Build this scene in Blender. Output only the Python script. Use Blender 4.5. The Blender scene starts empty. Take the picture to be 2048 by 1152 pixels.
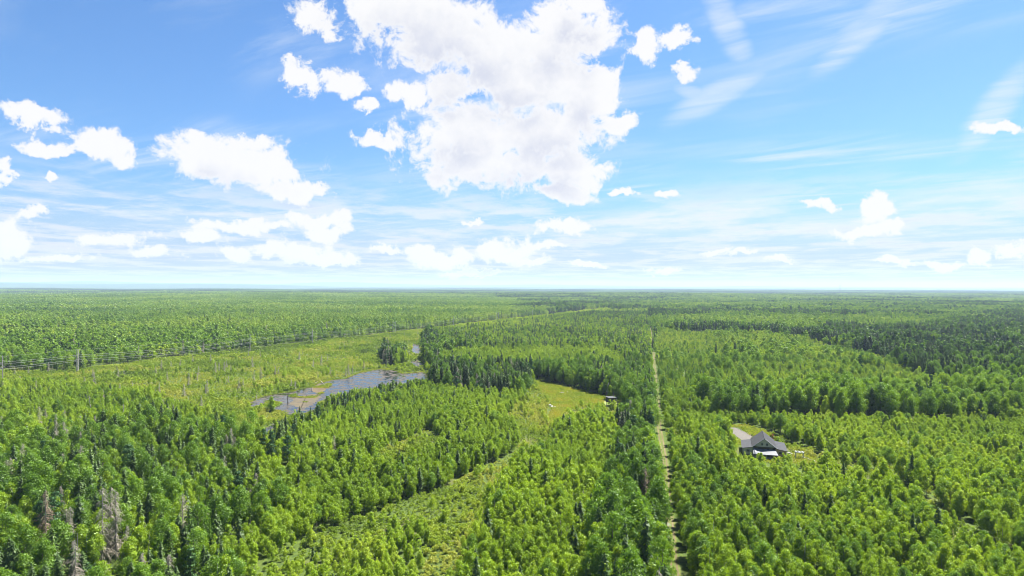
import bpy, math, random
import numpy as np
from mathutils import Matrix, Vector

# ------------------------------------------------------------------ camera, sky, sun, exposure
SC = bpy.context.scene
COL = SC.collection
F = 1334.0                       # focal length in photo pixels (photo 2048 x 1152)
CAM_H = 60.0
HAZE = 5.8e-5
PITCH = math.atan(4.0 / F)       # level horizon sits 4 px above the middle row
ROLL = math.radians(0.17)
_f = np.array([0, math.cos(PITCH), -math.sin(PITCH)])
_r0 = np.array([1.0, 0, 0]); _u0 = np.array([0, math.sin(PITCH), math.cos(PITCH)])
_r = math.cos(ROLL) * _r0 + math.sin(ROLL) * _u0
_u = -math.sin(ROLL) * _r0 + math.cos(ROLL) * _u0
cam_data = bpy.data.cameras.new("camera")
cam = bpy.data.objects.new("camera", cam_data)
COL.objects.link(cam)
M = Matrix(((_r[0], _u[0], -_f[0], 0), (_r[1], _u[1], -_f[1], 0), (_r[2], _u[2], -_f[2], CAM_H), (0, 0, 0, 1)))
cam.matrix_world = M
cam_data.sensor_width = 36.0
cam_data.lens = F / 2048 * 36.0
cam_data.clip_start = 1.0
cam_data.clip_end = 80000.0
SC.camera = cam

SUN_AZ, SUN_EL = math.radians(48), math.radians(60)    # azimuth from +Y towards +X
sun_vec = Vector((math.sin(SUN_AZ) * math.cos(SUN_EL), math.cos(SUN_AZ) * math.cos(SUN_EL), math.sin(SUN_EL)))
sl = bpy.data.lights.new("sun", 'SUN'); sl.energy = 5.0; sl.angle = math.radians(0.53); sl.color = (1.0, 0.95, 0.86)
sun = bpy.data.objects.new("sun", sl); COL.objects.link(sun)
sun.rotation_euler = (-sun_vec).to_track_quat('-Z', 'Y').to_euler()

SC.view_settings.view_transform = 'Standard'; SC.view_settings.look = 'None'
SC.view_settings.exposure = 2.0; SC.view_settings.gamma = 1.0
SC.view_settings.use_curve_mapping = False
cy = SC.cycles
cy.max_bounces = 6; cy.diffuse_bounces = 3; cy.glossy_bounces = 2; cy.transmission_bounces = 4; cy.volume_bounces = 1
cy.transparent_max_bounces = 4
cy.use_adaptive_sampling = True; cy.adaptive_threshold = 0.015
cy.use_denoising = True; cy.denoiser = 'OPENIMAGEDENOISE'; cy.denoising_input_passes = 'RGB_ALBEDO_NORMAL'; cy.denoising_prefilter = 'ACCURATE'
cy.sample_clamp_indirect = 4.0
cy.pixel_filter_type = 'BLACKMAN_HARRIS'; cy.filter_width = 0.95


def px_dir(px, py):
    return _f + (px - 1024) / F * _r + (576 - py) / F * _u


def G(px, py, z=0.0):
    """ground point (x, y) seen at a photo pixel on the level z"""
    d = px_dir(px, py)
    t = (z - CAM_H) / d[2]
    return (d[0] * t, d[1] * t)


# ---- node helper
class NT:
    def __init__(self, tree):
        self.t = tree; self.n = tree.nodes; self.l = tree.links

    def node(self, typ, **kw):
        nd = self.n.new(typ)
        for k, v in kw.items():
            setattr(nd, k, v)
        return nd

    def put(self, sock, v):
        if isinstance(v, bpy.types.NodeSocket):
            self.l.new(v, sock)
        elif v is not None:
            sock.default_value = v

    def math(self, op, a, b=None, c=None, clamp=False):
        nd = self.node('ShaderNodeMath', operation=op, use_clamp=clamp)
        for i, v in enumerate((a, b, c)):
            self.put(nd.inputs[i], v)
        return nd.outputs[0]

    def vec(self, op, a, b=None, c=None):
        nd = self.node('ShaderNodeVectorMath', operation=op)
        for i, v in enumerate((a, b, c)):
            self.put(nd.inputs[i], v)
        return nd.outputs['Value'] if op in ('LENGTH', 'DOT_PRODUCT') else nd.outputs[0]

    def noise(self, v, scale, detail=2.0, rough=0.5, dist=0.0, color=False):
        nd = self.node('ShaderNodeTexNoise')
        self.put(nd.inputs['Vector'], v)
        nd.inputs['Scale'].default_value = scale; nd.inputs['Detail'].default_value = detail
        nd.inputs['Roughness'].default_value = rough; nd.inputs['Distortion'].default_value = dist
        return nd.outputs['Color' if color else 0]

    def step(self, v, a, b, c=0.0, d=1.0):
        nd = self.node('ShaderNodeMapRange', interpolation_type='SMOOTHSTEP')
        self.put(nd.inputs[0], v)
        for i, q in zip((1, 2, 3, 4), (a, b, c, d)):
            self.put(nd.inputs[i], q)
        return nd.outputs[0]

    def mix(self, f, a, b, blend='MIX'):
        nd = self.node('ShaderNodeMix', data_type='RGBA', blend_type=blend)
        self.put(nd.inputs['Factor'], f)
        self.put(nd.inputs[6], a); self.put(nd.inputs[7], b)
        return nd.outputs[2]

    def ramp(self, f, stops):
        nd = self.node('ShaderNodeValToRGB')
        e = nd.color_ramp.elements
        while len(e) < len(stops):
            e.new(0.5)
        for el, (p, c) in zip(e, stops):
            el.position = p; el.color = (*c, 1)
        self.put(nd.inputs[0], f)
        return nd.outputs[0]


W = bpy.data.worlds.new("World"); SC.world = W; W.use_nodes = True
W.cycles.sampling_method = 'MANUAL'; W.cycles.sample_map_resolution = 512
wt = NT(W.node_tree); wt.n.clear()
sky = wt.node('ShaderNodeTexSky', sky_type='NISHITA', sun_disc=False)
sky.sun_elevation = SUN_EL; sky.sun_rotation = SUN_AZ
sky.altitude = 100; sky.air_density = 1.0; sky.dust_density = 1.0; sky.ozone_density = 1.6
SKY_STRENGTH = 0.05
tc = wt.node('ShaderNodeTexCoord')
dirv = tc.outputs['Generated']
sep = wt.node('ShaderNodeSeparateXYZ'); wt.put(sep.inputs[0], dirv)
dx, dy, dz = sep.outputs
az = wt.math('ARCTAN2', dx, dy); el = wt.math('ARCSINE', dz)
pae = wt.node('ShaderNodeCombineXYZ'); wt.put(pae.inputs[0], az); wt.put(pae.inputs[1], el)
pae = pae.outputs[0]
# billowing warp of the direction
wn = wt.noise(dirv, 11.0, 7.0, 0.65, color=True)
warp = wt.vec('MULTIPLY_ADD', wn, (0.10, 0.085, 0), (-0.05, -0.0425, 0))
wp = wt.vec('ADD', pae, warp)

# cumulus clouds: where each heap stands in the sky (photo pixel centre, radii)
HEAPS = [
    (800, 22, 115, 62), (880, 70, 135, 85), (1000, 100, 110, 60), (1120, 85, 105, 75), (1165, 20, 45, 35),
    (1060, 170, 150, 70), (1170, 195, 70, 65), (1245, 245, 50, 26), (945, 275, 120, 70), (1090, 265, 115, 55), (990, 335, 140, 45),
    (1130, 345, 85, 38), (1120, 396, 75, 20), (905, 175, 55, 40),
    (625, 42, 55, 32), (600, 160, 36, 32), (692, 158, 38, 28), (733, 210, 28, 16), (815, 190, 36, 34), (740, 277, 52, 15),
    (420, 308, 74, 34), (490, 332, 112, 40), (590, 378, 66, 20), (490, 284, 48, 28),
    (70, 238, 60, 20), (100, 292, 58, 18), (220, 298, 68, 34), (265, 325, 34, 20), (95, 342, 22, 9),
    (1300, 85, 36, 34), (1365, 80, 34, 27), (1370, 146, 22, 17), (1742, 428, 32, 30), (1748, 460, 82, 14),
    (-5, 350, 16, 30), (15, 465, 58, 38), (72, 425, 30, 14), (225, 488, 75, 18), (305, 515, 38, 11), (452, 506, 46, 20),
    (500, 450, 110, 12), (642, 443, 55, 18), (652, 474, 48, 18), (570, 504, 95, 24), (880, 512, 85, 18), (1000, 498, 65, 25),
    (1120, 460, 70, 14), (1105, 495, 38, 10), (1640, 408, 32, 10), (1255, 382, 24, 7), (1325, 383, 22, 8), (1990, 262, 55, 12), (2035, 490, 45, 14),
    (1955, 505, 30, 12), (760, 508, 30, 9), (825, 500, 42, 12), (940, 441, 22, 6), (1060, 522, 45, 9), (950, 540, 70, 8), (650, 522, 60, 13), (395, 472, 55, 13), (1420, 500, 30, 6), (1565, 525, 30, 6), (1330, 536, 34, 6), (1180, 540, 36, 6), (1880, 522, 34, 9), (130, 520, 50, 9), (1790, 525, 60, 10), (1490, 508, 45, 8),
]


def px_az_el(px, py):
    d = px_dir(px, py)
    return math.atan2(d[0], d[1]), math.asin(d[2] / np.linalg.norm(d))


cmin = None; cmin2 = None
wp_up = wt.vec('ADD', wp, (0.014, 0.030, 0))
for (hx, hy, rx, ry) in HEAPS:
    a0, e0 = px_az_el(hx, hy)
    a1, _ = px_az_el(hx + rx, hy); _, e1 = px_az_el(hx, hy - ry)
    ix, iy = 1 / abs(a1 - a0), 1 / abs(e1 - e0)
    ln = wt.vec('LENGTH', wt.vec('MULTIPLY_ADD', wp, (ix, iy, 0), (-a0 * ix, -e0 * iy, 0)))
    if rx * ry > 1500:                 # the same heaps looked up a little way towards the sun, for the cloud's own shade
        l2 = wt.vec('LENGTH', wt.vec('MULTIPLY_ADD', wp_up, (ix, iy, 0), (-a0 * ix, -e0 * iy, 0)))
        cmin2 = l2 if cmin2 is None else wt.math('MINIMUM', cmin2, l2)
    cmin = ln if cmin is None else wt.math('SMOOTH_MIN', cmin, ln, 0.35)
n1 = wt.noise(dirv, 24.0, 10.0, 0.70, 0.3)
sund = (sun_vec.x * 0.020, sun_vec.y * 0.010, sun_vec.z * 0.016 + 0.010)
n2 = wt.noise(wt.vec('ADD', dirv, sund), 13.0, 5.0, 0.6)
body = wt.math('MULTIPLY', wt.math('SUBTRACT', 1.08, cmin), 1.35)
dens = wt.math('ADD', body, wt.math('MULTIPLY_ADD', n1, 4.2, -2.12))
heap_a = wt.step(dens, -0.20, 0.42)
# flat sheet of the cloud layer: rows of small heaps towards the horizon, streaks of cirrus higher up
zc = wt.math('MAXIMUM', dz, 0.008)
inv = wt.math('DIVIDE', 1.0, wt.math('ADD', zc, 0.03))
pl = wt.vec('MULTIPLY', dirv, None); wt.l.new(inv, pl.node.inputs[1])
low_n = wt.noise(wt.vec('MULTIPLY', pl, (0.75, 0.55, 0.0)), 1.0, 9.0, 0.66)
low_band = wt.math('MULTIPLY', wt.step(dz, 0.0, 0.02), wt.step(dz, 0.18, 0.09))
low_a = wt.math('MULTIPLY', wt.step(low_n, 0.43, 0.60), low_band)
rot = wt.node('ShaderNodeVectorRotate', rotation_type='Z_AXIS'); wt.put(rot.inputs[0], pl); rot.inputs['Angle'].default_value = math.radians(38)
cir_n = wt.noise(wt.vec('MULTIPLY', rot.outputs[0], (0.42, 1.5, 0.0)), 1.0, 8.0, 0.60, 0.9)
cir_m = wt.noise(wt.vec('MULTIPLY', pl, (0.5, 0.5, 0.0)), 1.0, 2.0, 0.5)
cir_a = wt.math('MULTIPLY', wt.math('MULTIPLY', wt.step(cir_n, 0.44, 0.72), wt.step(cir_m, 0.38, 0.58)), wt.step(dz, 0.02, 0.12, 0.5, 0.9))

# feathers of cirrus: (photo pixel, half length, half width, slope in degrees, strength)
FEATHERS = [(1455, 50, 85, 26, -62, .9), (1735, 50, 105, 28, 38, .95), (1440, 185, 110, 26, 28, .8), (1985, 225, 75, 24, 55, .9), (1395, 190, 55, 14, -25, .7), (1240, 315, 120, 42, -10, .45),
            (1910, 390, 130, 32, 5, .75), (1320, 440, 190, 28, 4, .85), (850, 395, 170, 62, -12, .45), (1690, 440, 150, 24, 3, .7), (1560, 120, 120, 60, 35, .35), (800, 455, 120, 18, 3, .6), (400, 440, 130, 20, 6, .5)]
fib = wt.math('MULTIPLY_ADD', wt.noise(wt.vec('MULTIPLY', rot.outputs[0], (0.9, 3.2, 0.0)), 1.0, 8.0, 0.62, 1.2), 3.6, -1.75)
fe_a = None
for (hx, hy, L_, W_, an, st) in FEATHERS:
    a0, e0 = px_az_el(hx, hy)
    ca, sa = math.cos(math.radians(an)), math.sin(math.radians(an))
    kL, kW = F / L_, F / W_
    q = wt.vec('SUBTRACT', pae, (a0, e0, 0))
    u_ = wt.vec('DOT_PRODUCT', q, (ca * kL, sa * kL, 0)); v_ = wt.vec('DOT_PRODUCT', q, (-sa * kW, ca * kW, 0))
    d2 = wt.math('MULTIPLY_ADD', u_, u_, wt.math('MULTIPLY', v_, v_))
    w_ = wt.math('MULTIPLY', wt.step(d2, 2.2, 0.0), st)
    fe_a = w_ if fe_a is None else wt.math('MAXIMUM', fe_a, w_)
fe_a = wt.math('MULTIPLY', fe_a, wt.step(wt.math('ADD', fib, fe_a), -0.3, 1.7))
cir_a = wt.math('MAXIMUM', cir_a, fe_a)
E = 2 ** -SC.view_settings.exposure          # cloud brightness is given as it shows in the picture
skyc = wt.vec('MULTIPLY', sky.outputs[0], (SKY_STRENGTH * 0.44, SKY_STRENGTH * 0.655, SKY_STRENGTH * 0.88))
veil = wt.math('MULTIPLY', wt.step(dz, 0.16, 0.0), 0.90)          # thick air along the horizon
skyc = wt.mix(veil, skyc, (0.55 * E, 0.66 * E, 0.85 * E, 1))
above = wt.math('ADD', wt.math('SUBTRACT', 1.0, cmin2), wt.math('MULTIPLY_ADD', n2, 2.4, -1.2))
shade = wt.math('MULTIPLY', wt.step(above, -0.15, 1.3), wt.step(dens, 0.0, 1.0))
shade = wt.math('MULTIPLY', shade, wt.math('MULTIPLY_ADD', n1, -0.9, 1.35), clamp=True)
ccol = wt.mix(shade, (0.97 * E, 0.97 * E, 0.98 * E, 1), (0.64 * E, 0.68 * E, 0.82 * E, 1))
c = wt.mix(wt.math('MULTIPLY', cir_a, 0.8), skyc, (0.86 * E, 0.93 * E, 0.98 * E, 1))
lowc = wt.mix(wt.step(low_n, 0.52, 0.74), (0.96 * E, 0.96 * E, 0.98 * E, 1), (0.72 * E, 0.75 * E, 0.86 * E, 1))
c = wt.mix(wt.math('MULTIPLY', low_a, 0.70), c, lowc)
c = wt.mix(heap_a, c, ccol)
bg = wt.node('ShaderNodeBackground'); wt.put(bg.inputs[0], c); bg.inputs[1].default_value = 1.0
wo = wt.node('ShaderNodeOutputWorld'); wt.l.new(bg.outputs[0], wo.inputs[0])

# ------------------------------------------------------------------ materials
def new_mat(name):
    m = bpy.data.materials.new(name); m.use_nodes = True
    t = NT(m.node_tree); t.n.clear()
    out = t.node('ShaderNodeOutputMaterial')
    return m, t, out


def leaf_mat(name, stops, trans=0.48, gloss=0.015, island=0.24, rnd=0.24):
    m, t, out = new_mat(name)
    at = t.node('ShaderNodeAttribute', attribute_type='INSTANCER', attribute_name='tint')
    geo = t.node('ShaderNodeNewGeometry'); oi = t.node('ShaderNodeObjectInfo')
    v = t.math('MULTIPLY_ADD', geo.outputs['Random Per Island'], island, -island / 2)
    v = t.math('ADD', v, t.math('MULTIPLY_ADD', oi.outputs['Random'], rnd, -rnd / 2))
    v = t.math('ADD', v, at.outputs['Fac'], clamp=True)
    col = t.ramp(v, stops)
    d = t.node('ShaderNodeBsdfDiffuse'); t.put(d.inputs[0], col)
    tr = t.node('ShaderNodeBsdfTranslucent')
    t.put(tr.inputs[0], t.mix(1.0, col, (1.25, 1.25, 0.55, 1), 'MULTIPLY'))
    mx = t.node('ShaderNodeMixShader'); mx.inputs[0].default_value = trans
    t.l.new(d.outputs[0], mx.inputs[1]); t.l.new(tr.outputs[0], mx.inputs[2])
    g = t.node('ShaderNodeBsdfGlossy'); g.inputs['Roughness'].default_value = 0.45
    g.inputs[0].default_value = (0.9, 0.95, 0.9, 1)
    m2 = t.node('ShaderNodeMixShader'); m2.inputs[0].default_value = gloss
    t.l.new(mx.outputs[0], m2.inputs[1]); t.l.new(g.outputs[0], m2.inputs[2])
    t.l.new(m2.outputs[0], out.inputs[0])
    return m


def plain_mat(name, base, rough=0.8, var=0.25, scale=3.0, metal=0.0, bump=0.0, second=None, spec=0.3):
    m, t, out = new_mat(name)
    b = t.node('ShaderNodeBsdfPrincipled')
    tcn = t.node('ShaderNodeTexCoord')
    n = t.noise(tcn.outputs['Object'], scale, 5.0, 0.6)
    sec = second or tuple(x * (1 - var) for x in base)
    col = t.mix(t.step(n, 0.35, 0.65), (*base, 1), (*sec, 1))
    t.put(b.inputs['Base Color'], col)
    b.inputs['Roughness'].default_value = rough; b.inputs['Metallic'].default_value = metal
    b.inputs['Specular IOR Level'].default_value = spec
    if bump:
        bp = t.node('ShaderNodeBump'); bp.inputs['Strength'].default_value = bump
        t.put(bp.inputs['Height'], t.noise(tcn.outputs['Object'], scale * 4, 4.0, 0.6)); t.l.new(bp.outputs[0], b.inputs['Normal'])
    t.l.new(b.outputs[0], out.inputs[0])
    return m


MAT = {}
MAT['young'] = leaf_mat('young_leaves', [(0.0, (0.058, 0.112, 0.010)), (0.35, (0.138, 0.230, 0.013)), (0.7, (0.232, 0.335, 0.018)), (1.0, (0.320, 0.395, 0.036))])
MAT['broad'] = leaf_mat('broad_leaves', [(0.0, (0.032, 0.072, 0.014)), (0.4, (0.086, 0.172, 0.017)), (0.75, (0.152, 0.258, 0.020)), (1.0, (0.220, 0.305, 0.040))])
MAT['spruce'] = leaf_mat('spruce_needles', [(0.0, (0.024, 0.042, 0.016)), (0.5, (0.050, 0.088, 0.024)), (1.0, (0.100, 0.155, 0.034))], trans=0.18, gloss=0.01)
MAT['pine'] = leaf_mat('pine_needles', [(0.0, (0.024, 0.056, 0.024)), (0.5, (0.046, 0.105, 0.036)), (1.0, (0.090, 0.160, 0.045))], trans=0.18, gloss=0.01)
MAT['shrub'] = leaf_mat('shrub_leaves', [(0.0, (0.075, 0.120, 0.018)), (0.35, (0.140, 0.215, 0.020)), (0.7, (0.225, 0.300, 0.025)), (1.0, (0.300, 0.320, 0.060))])
MAT['grass'] = leaf_mat('meadow_blades', [(0.0, (0.130, 0.190, 0.022)), (0.5, (0.220, 0.250, 0.028)), (1.0, (0.300, 0.245, 0.055))])
MAT['redleaf'] = leaf_mat('red_leaves', [(0.0, (0.10, 0.012, 0.012)), (1.0, (0.28, 0.03, 0.02))])
MAT['twig'] = plain_mat('dead_twigs', (0.32, 0.295, 0.24), 0.9, second=(0.22, 0.19, 0.145))
MAT['twig_red'] = plain_mat('dead_red_twigs', (0.25, 0.19, 0.135), 0.9, second=(0.17, 0.125, 0.09))
MAT['bark'] = plain_mat('bark', (0.13, 0.105, 0.085), 0.95, second=(0.08, 0.06, 0.05), scale=4)
MAT['pale_bark'] = plain_mat('pale_bark', (0.26, 0.25, 0.22), 0.9, second=(0.16, 0.15, 0.13), scale=4)
MAT['bleached'] = plain_mat('bleached_wood', (0.34, 0.31, 0.27), 0.9, second=(0.24, 0.21, 0.18), scale=3)

# ------------------------------------------------------------------ mesh helpers
def set_mesh(name, V, faces, mats, midx=None, smooth=False):
    """faces: list of (k-gon arrays) -> all given as array (n,k) blocks"""
    me = bpy.data.meshes.new(name)
    V = np.asarray(V, dtype=np.float32)
    me.vertices.add(len(V)); me.vertices.foreach_set('co', V.ravel())
    starts, idx, off = [], [], 0
    for fb in faces:
        fb = np.asarray(fb, dtype=np.int32)
        if fb.size == 0:
            continue
        n, k = fb.shape
        starts.append(off + np.arange(n) * k); idx.append(fb.ravel()); off += n * k
    if starts:
        st = np.concatenate(starts).astype(np.int32); ix = np.concatenate(idx).astype(np.int32)
        me.loops.add(len(ix)); me.loops.foreach_set('vertex_index', ix)
        me.polygons.add(len(st)); me.polygons.foreach_set('loop_start', st)
        if midx is not None:
            me.polygons.foreach_set('material_index', np.asarray(midx, dtype=np.int32))
    for m in mats:
        me.materials.append(m)
    me.update(calc_edges=True)
    me.validate()
    if smooth:
        me.polygons.foreach_set('use_smooth', np.ones(len(me.polygons), dtype=bool))
    return me


class MB:
    """collects quads into one mesh"""
    def __init__(self):
        self.v = []; self.q = []; self.t = []

    def add(self, V, Q=(), T=()):
        o = len(self.v)
        self.v.extend([tuple(p) for p in V])
        self.q.extend([[i + o for i in f] for f in Q]); self.t.extend([[i + o for i in f] for f in T])

    def box(self, c, s, rz=0.0):
        cx, cy_, cz = c; hx, hy, hz = s[0] / 2, s[1] / 2, s[2] / 2
        ca, sa = math.cos(rz), math.sin(rz)
        P = []
        for z in (-hz, hz):
            for x, y in ((-hx, -hy), (hx, -hy), (hx, hy), (-hx, hy)):
                P.append((cx + x * ca - y * sa, cy_ + x * sa + y * ca, cz + z))
        self.add(P, [(3, 2, 1, 0), (4, 5, 6, 7), (0, 1, 5, 4), (1, 2, 6, 5), (2, 3, 7, 6), (3, 0, 4, 7)])

    def tube(self, pts, rad, k=6, cap=True):
        pts = [Vector(p) for p in pts]
        rings = []
        V = []
        for i, p in enumerate(pts):
            d = (pts[min(i + 1, len(pts) - 1)] - pts[max(i - 1, 0)]).normalized()
            a = d.cross(Vector((0, 0, 1)))
            if a.length < 1e-3:
                a = Vector((1, 0, 0))
            a.normalize(); b = d.cross(a)
            r = rad[i] if isinstance(rad, (list, tuple)) else rad
            for j in range(k):
                an = 2 * math.pi * j / k
                V.append(p + a * (r * math.cos(an)) + b * (r * math.sin(an)))
        Q = []
        for i in range(len(pts) - 1):
            for j in range(k):
                j2 = (j + 1) % k
                Q.append((i * k + j, i * k + j2, (i + 1) * k + j2, (i + 1) * k + j))
        T = []
        if cap:
            V.append(pts[-1]); V.append(pts[0])
            e, s0 = len(V) - 2, len(V) - 1
            for j in range(k):
                j2 = (j + 1) % k
                T.append(((len(pts) - 1) * k + j, (len(pts) - 1) * k + j2, e)); T.append((j2, j, s0))
        self.add(V, Q, T)

    def slab(self, P, th):
        """a sheet through the polygon's corners with thickness th downwards along its normal"""
        P = [Vector(p) for p in P]
        n = (P[1] - P[0]).cross(P[2] - P[0]).normalized()
        if n.z < 0:
            P = P[::-1]; n = -n
        k = len(P)
        B = [p - n * th for p in P]
        o = len(self.v)
        self.v.extend([tuple(p) for p in P + B])
        fs = [tuple(range(k)), tuple(range(2 * k - 1, k - 1, -1))]
        for f in fs:
            (self.q if k == 4 else self.t).append([i + o for i in f])
        for i in range(k):
            j = (i + 1) % k
            self.q.append([o + j, o + i, o + k + i, o + k + j])

    def mesh(self, name, mat):
        me = bpy.data.meshes.new(name)
        me.from_pydata(self.v, [], self.q + self.t)
        me.materials.append(mat)
        me.update()
        return me


def link(name, me, parent=None, loc=None, rz=None):
    o = bpy.data.objects.new(name, me)
    COL.objects.link(o)
    if parent is not None:
        o.parent = parent
    if loc is not None:
        o.location = loc
    if rz is not None:
        o.rotation_euler = (0, 0, rz)
    return o


def tag(o, label=None, cat=None, group=None, kind=None):
    for k, v in (('label', label), ('category', cat), ('group', group), ('kind', kind)):
        if v:
            o[k] = v
    return o


def struct(name, me, label=None):
    return tag(link(name, me), label, None, None, 'structure')


# ------------------------------------------------------------------ terrain
R_EARTH = 7.4e6


def terrain(x, y):
    x = np.asarray(x, float); y = np.asarray(y, float)
    r2 = x * x + y * y
    r = np.sqrt(r2)
    k = np.clip((r - 1300) / 2500, 0, 1)
    und = (3.4 * np.sin(x / 420 + y / 900 + 1.0) + 4.2 * np.sin(y / 510 - x / 1300 + 0.4) + 3.0 * np.sin(x / 1100 + y / 330 + 2.2) + 5.0 * np.sin(y / 1700 + x / 2600))
    return -r2 / (2 * R_EARTH) + k * und - 2.0 * k


NR, NA = 150, 240
rr = 25.0 * (29000 / 25.0) ** (np.arange(NR) / (NR - 1))
aa = np.arange(NA) / NA * 2 * np.pi
RX = rr[:, None] * np.sin(aa)[None]; RY = rr[:, None] * np.cos(aa)[None]
GV = np.stack([RX, RY, terrain(RX, RY)], -1).reshape(-1, 3)
GV = np.concatenate([GV, [[0, 0, 0]]])
i0 = np.arange(NR - 1)[:, None] * NA; j0 = np.arange(NA)[None]; j1 = (j0 + 1) % NA
GQ = np.stack([i0 + j0, i0 + NA + j0, i0 + NA + j1, i0 + j1], -1).reshape(-1, 4)
GT = np.stack([j0[0], j1[0], np.full(NA, NR * NA)], -1)
GQ = GQ[:, ::-1]; GT = GT[:, ::-1]
m, t, out = new_mat('forest_floor')
b = t.node('ShaderNodeBsdfPrincipled'); b.inputs['Roughness'].default_value = 0.95; b.inputs['Specular IOR Level'].default_value = 0.1
ge = t.node('ShaderNodeNewGeometry'); P = ge.outputs['Position']
na = t.noise(P, 0.9, 6.0, 0.65); nb = t.noise(P, 0.06, 4.0, 0.55); nc = t.noise(P, 0.004, 4.0, 0.6)
col = t.mix(t.step(na, 0.35, 0.65), (0.034, 0.055, 0.013, 1), (0.066, 0.095, 0.017, 1))
col = t.mix(t.math('MULTIPLY', t.step(nb, 0.5, 0.68), 0.55), col, (0.085, 0.080, 0.032, 1))
far = t.mix(t.step(nc, 0.4, 0.6), (0.030, 0.070, 0.018, 1), (0.060, 0.120, 0.022, 1))
dist = t.vec('LENGTH', P)
col = t.mix(t.step(dist, 3500.0, 6000.0), col, far)
t.put(b.inputs['Base Color'], col); t.l.new(b.outputs[0], out.inputs[0])
ground = struct('ground', set_mesh('ground', GV, [GQ, GT], [m]), 'flat green forest floor reaching to the horizon')

# far blue hills
m_hill = plain_mat('hill_forest', (0.035, 0.075, 0.022), 0.95, second=(0.022, 0.050, 0.018), scale=0.004)
for hi, (D, base_h, amp, seed) in enumerate([(15500, 52, 70, 3), (23000, 125, 130, 11)]):
    rng = np.random.default_rng(seed)
    na_ = 400
    th = np.linspace(-0.95, 0.95, na_)
    prof = np.zeros(na_)
    for q in range(1, 9):
        prof += rng.normal() / q ** 0.9 * np.sin(th * (4.5 * q) * (1 + 0.3 * rng.random()) + rng.random() * 6.28)
    prof = (prof - prof.min()) / (prof.max() - prof.min())
    rise = np.interp(th, [-0.7, -0.3, 0.0, 0.3, 0.7], [1.0, 0.85, 0.62, 0.45, 0.25])
    hgt = (base_h * (0.35 + 0.65 * rise) + amp * prof * rise)
    cur = -(D ** 2) / (2 * R_EARTH)
    V = []
    rows = [(-2200, 0.0), (-1300, 0.45), (-600, 0.8), (0, 1.0), (900, 0.8), (2400, 0.2), (3000, 0.0)]
    for (dd, fr) in rows:
        d = D + dd
        V.append(np.stack([d * np.sin(th), d * np.cos(th), -(d ** 2) / (2 * R_EARTH) - 14 + (hgt + 14) * fr + (1 - abs(2 * fr - 1)) * 5 * np.sin(th * 90 + dd)], -1))
    V = np.concatenate(V)
    Q = []
    for a_ in range(len(rows) - 1):
        i = np.arange(na_ - 1) + a_ * na_
        Q.append(np.stack([i, i + 1, i + 1 + na_, i + na_], -1))
    struct('hills', set_mesh('hills', V, [np.concatenate(Q)], [m_hill], smooth=True), 'low wooded ridge far off on the horizon, %s' % ('nearer and darker' if hi == 0 else 'farther and paler blue'))

# ------------------------------------------------------------------ zones of the land
def pip(poly, x, y):
    poly = np.asarray(poly)
    ins = np.zeros(x.shape, bool)
    j = len(poly) - 1
    for i in range(len(poly)):
        xi, yi = poly[i]; xj, yj = poly[j]
        c_ = ((yi > y) != (yj > y))
        with np.errstate(divide='ignore', invalid='ignore'):
            c_ &= x < (xj - xi) * (y - yi) / (yj - yi + 1e-12) + xi
        ins ^= c_
        j = i
    return ins


def GP(pts, z=0.0):
    return [G(px, py, z) for px, py in pts]


def polydist(line, x, y):
    best = np.full(x.shape, 1e9)
    for (ax, ay), (bx, by) in zip(line[:-1], line[1:]):
        vx, vy = bx - ax, by - ay
        tt = np.clip(((x - ax) * vx + (y - ay) * vy) / (vx * vx + vy * vy), 0, 1)
        best = np.minimum(best, np.hypot(x - ax - tt * vx, y - ay - tt * vy))
    return best


def vnoise(x, y, s, seed=0):
    """smooth value noise in numpy"""
    x = x / s; y = y / s
    xi = np.floor(x).astype(np.int64); yi = np.floor(y).astype(np.int64)
    fx = x - xi; fy = y - yi
    fx = fx * fx * (3 - 2 * fx); fy = fy * fy * (3 - 2 * fy)

    def h(a, b):
        v = (a * 374761393 + b * 668265263 + seed * 2147483647 + 12345) & 0xFFFFFFFF
        v = ((v ^ (v >> 13)) * 1274126177) & 0xFFFFFFFF
        return ((v ^ (v >> 16)) & 0xFFFF) / 65535.0
    return (h(xi, yi) * (1 - fx) + h(xi + 1, yi) * fx) * (1 - fy) + (h(xi, yi + 1) * (1 - fx) + h(xi + 1, yi + 1) * fx) * fy


TRAIL = [G(1349, 1152), G(1312, 790), G(1301, 655)]
_tv = np.array(TRAIL[2]) - np.array(TRAIL[0])
TRAIL = [tuple(np.array(TRAIL[0]) - _tv * 0.08), TRAIL[1], TRAIL[2]]
LANE = GP([(1500, 878), (1564, 886), (1662, 921), (1733, 942), (1817, 987), (1887, 1041), (1958, 1094), (2048, 1134), (2300, 1230)])
PA = np.array(G(155, 745)); PB = np.array(G(995, 643))
LINE_DIR = (PB - PA) / np.linalg.norm(PB - PA)
LINE = [tuple(PA - LINE_DIR * 400), tuple(PB + LINE_DIR * 700)]

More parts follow.
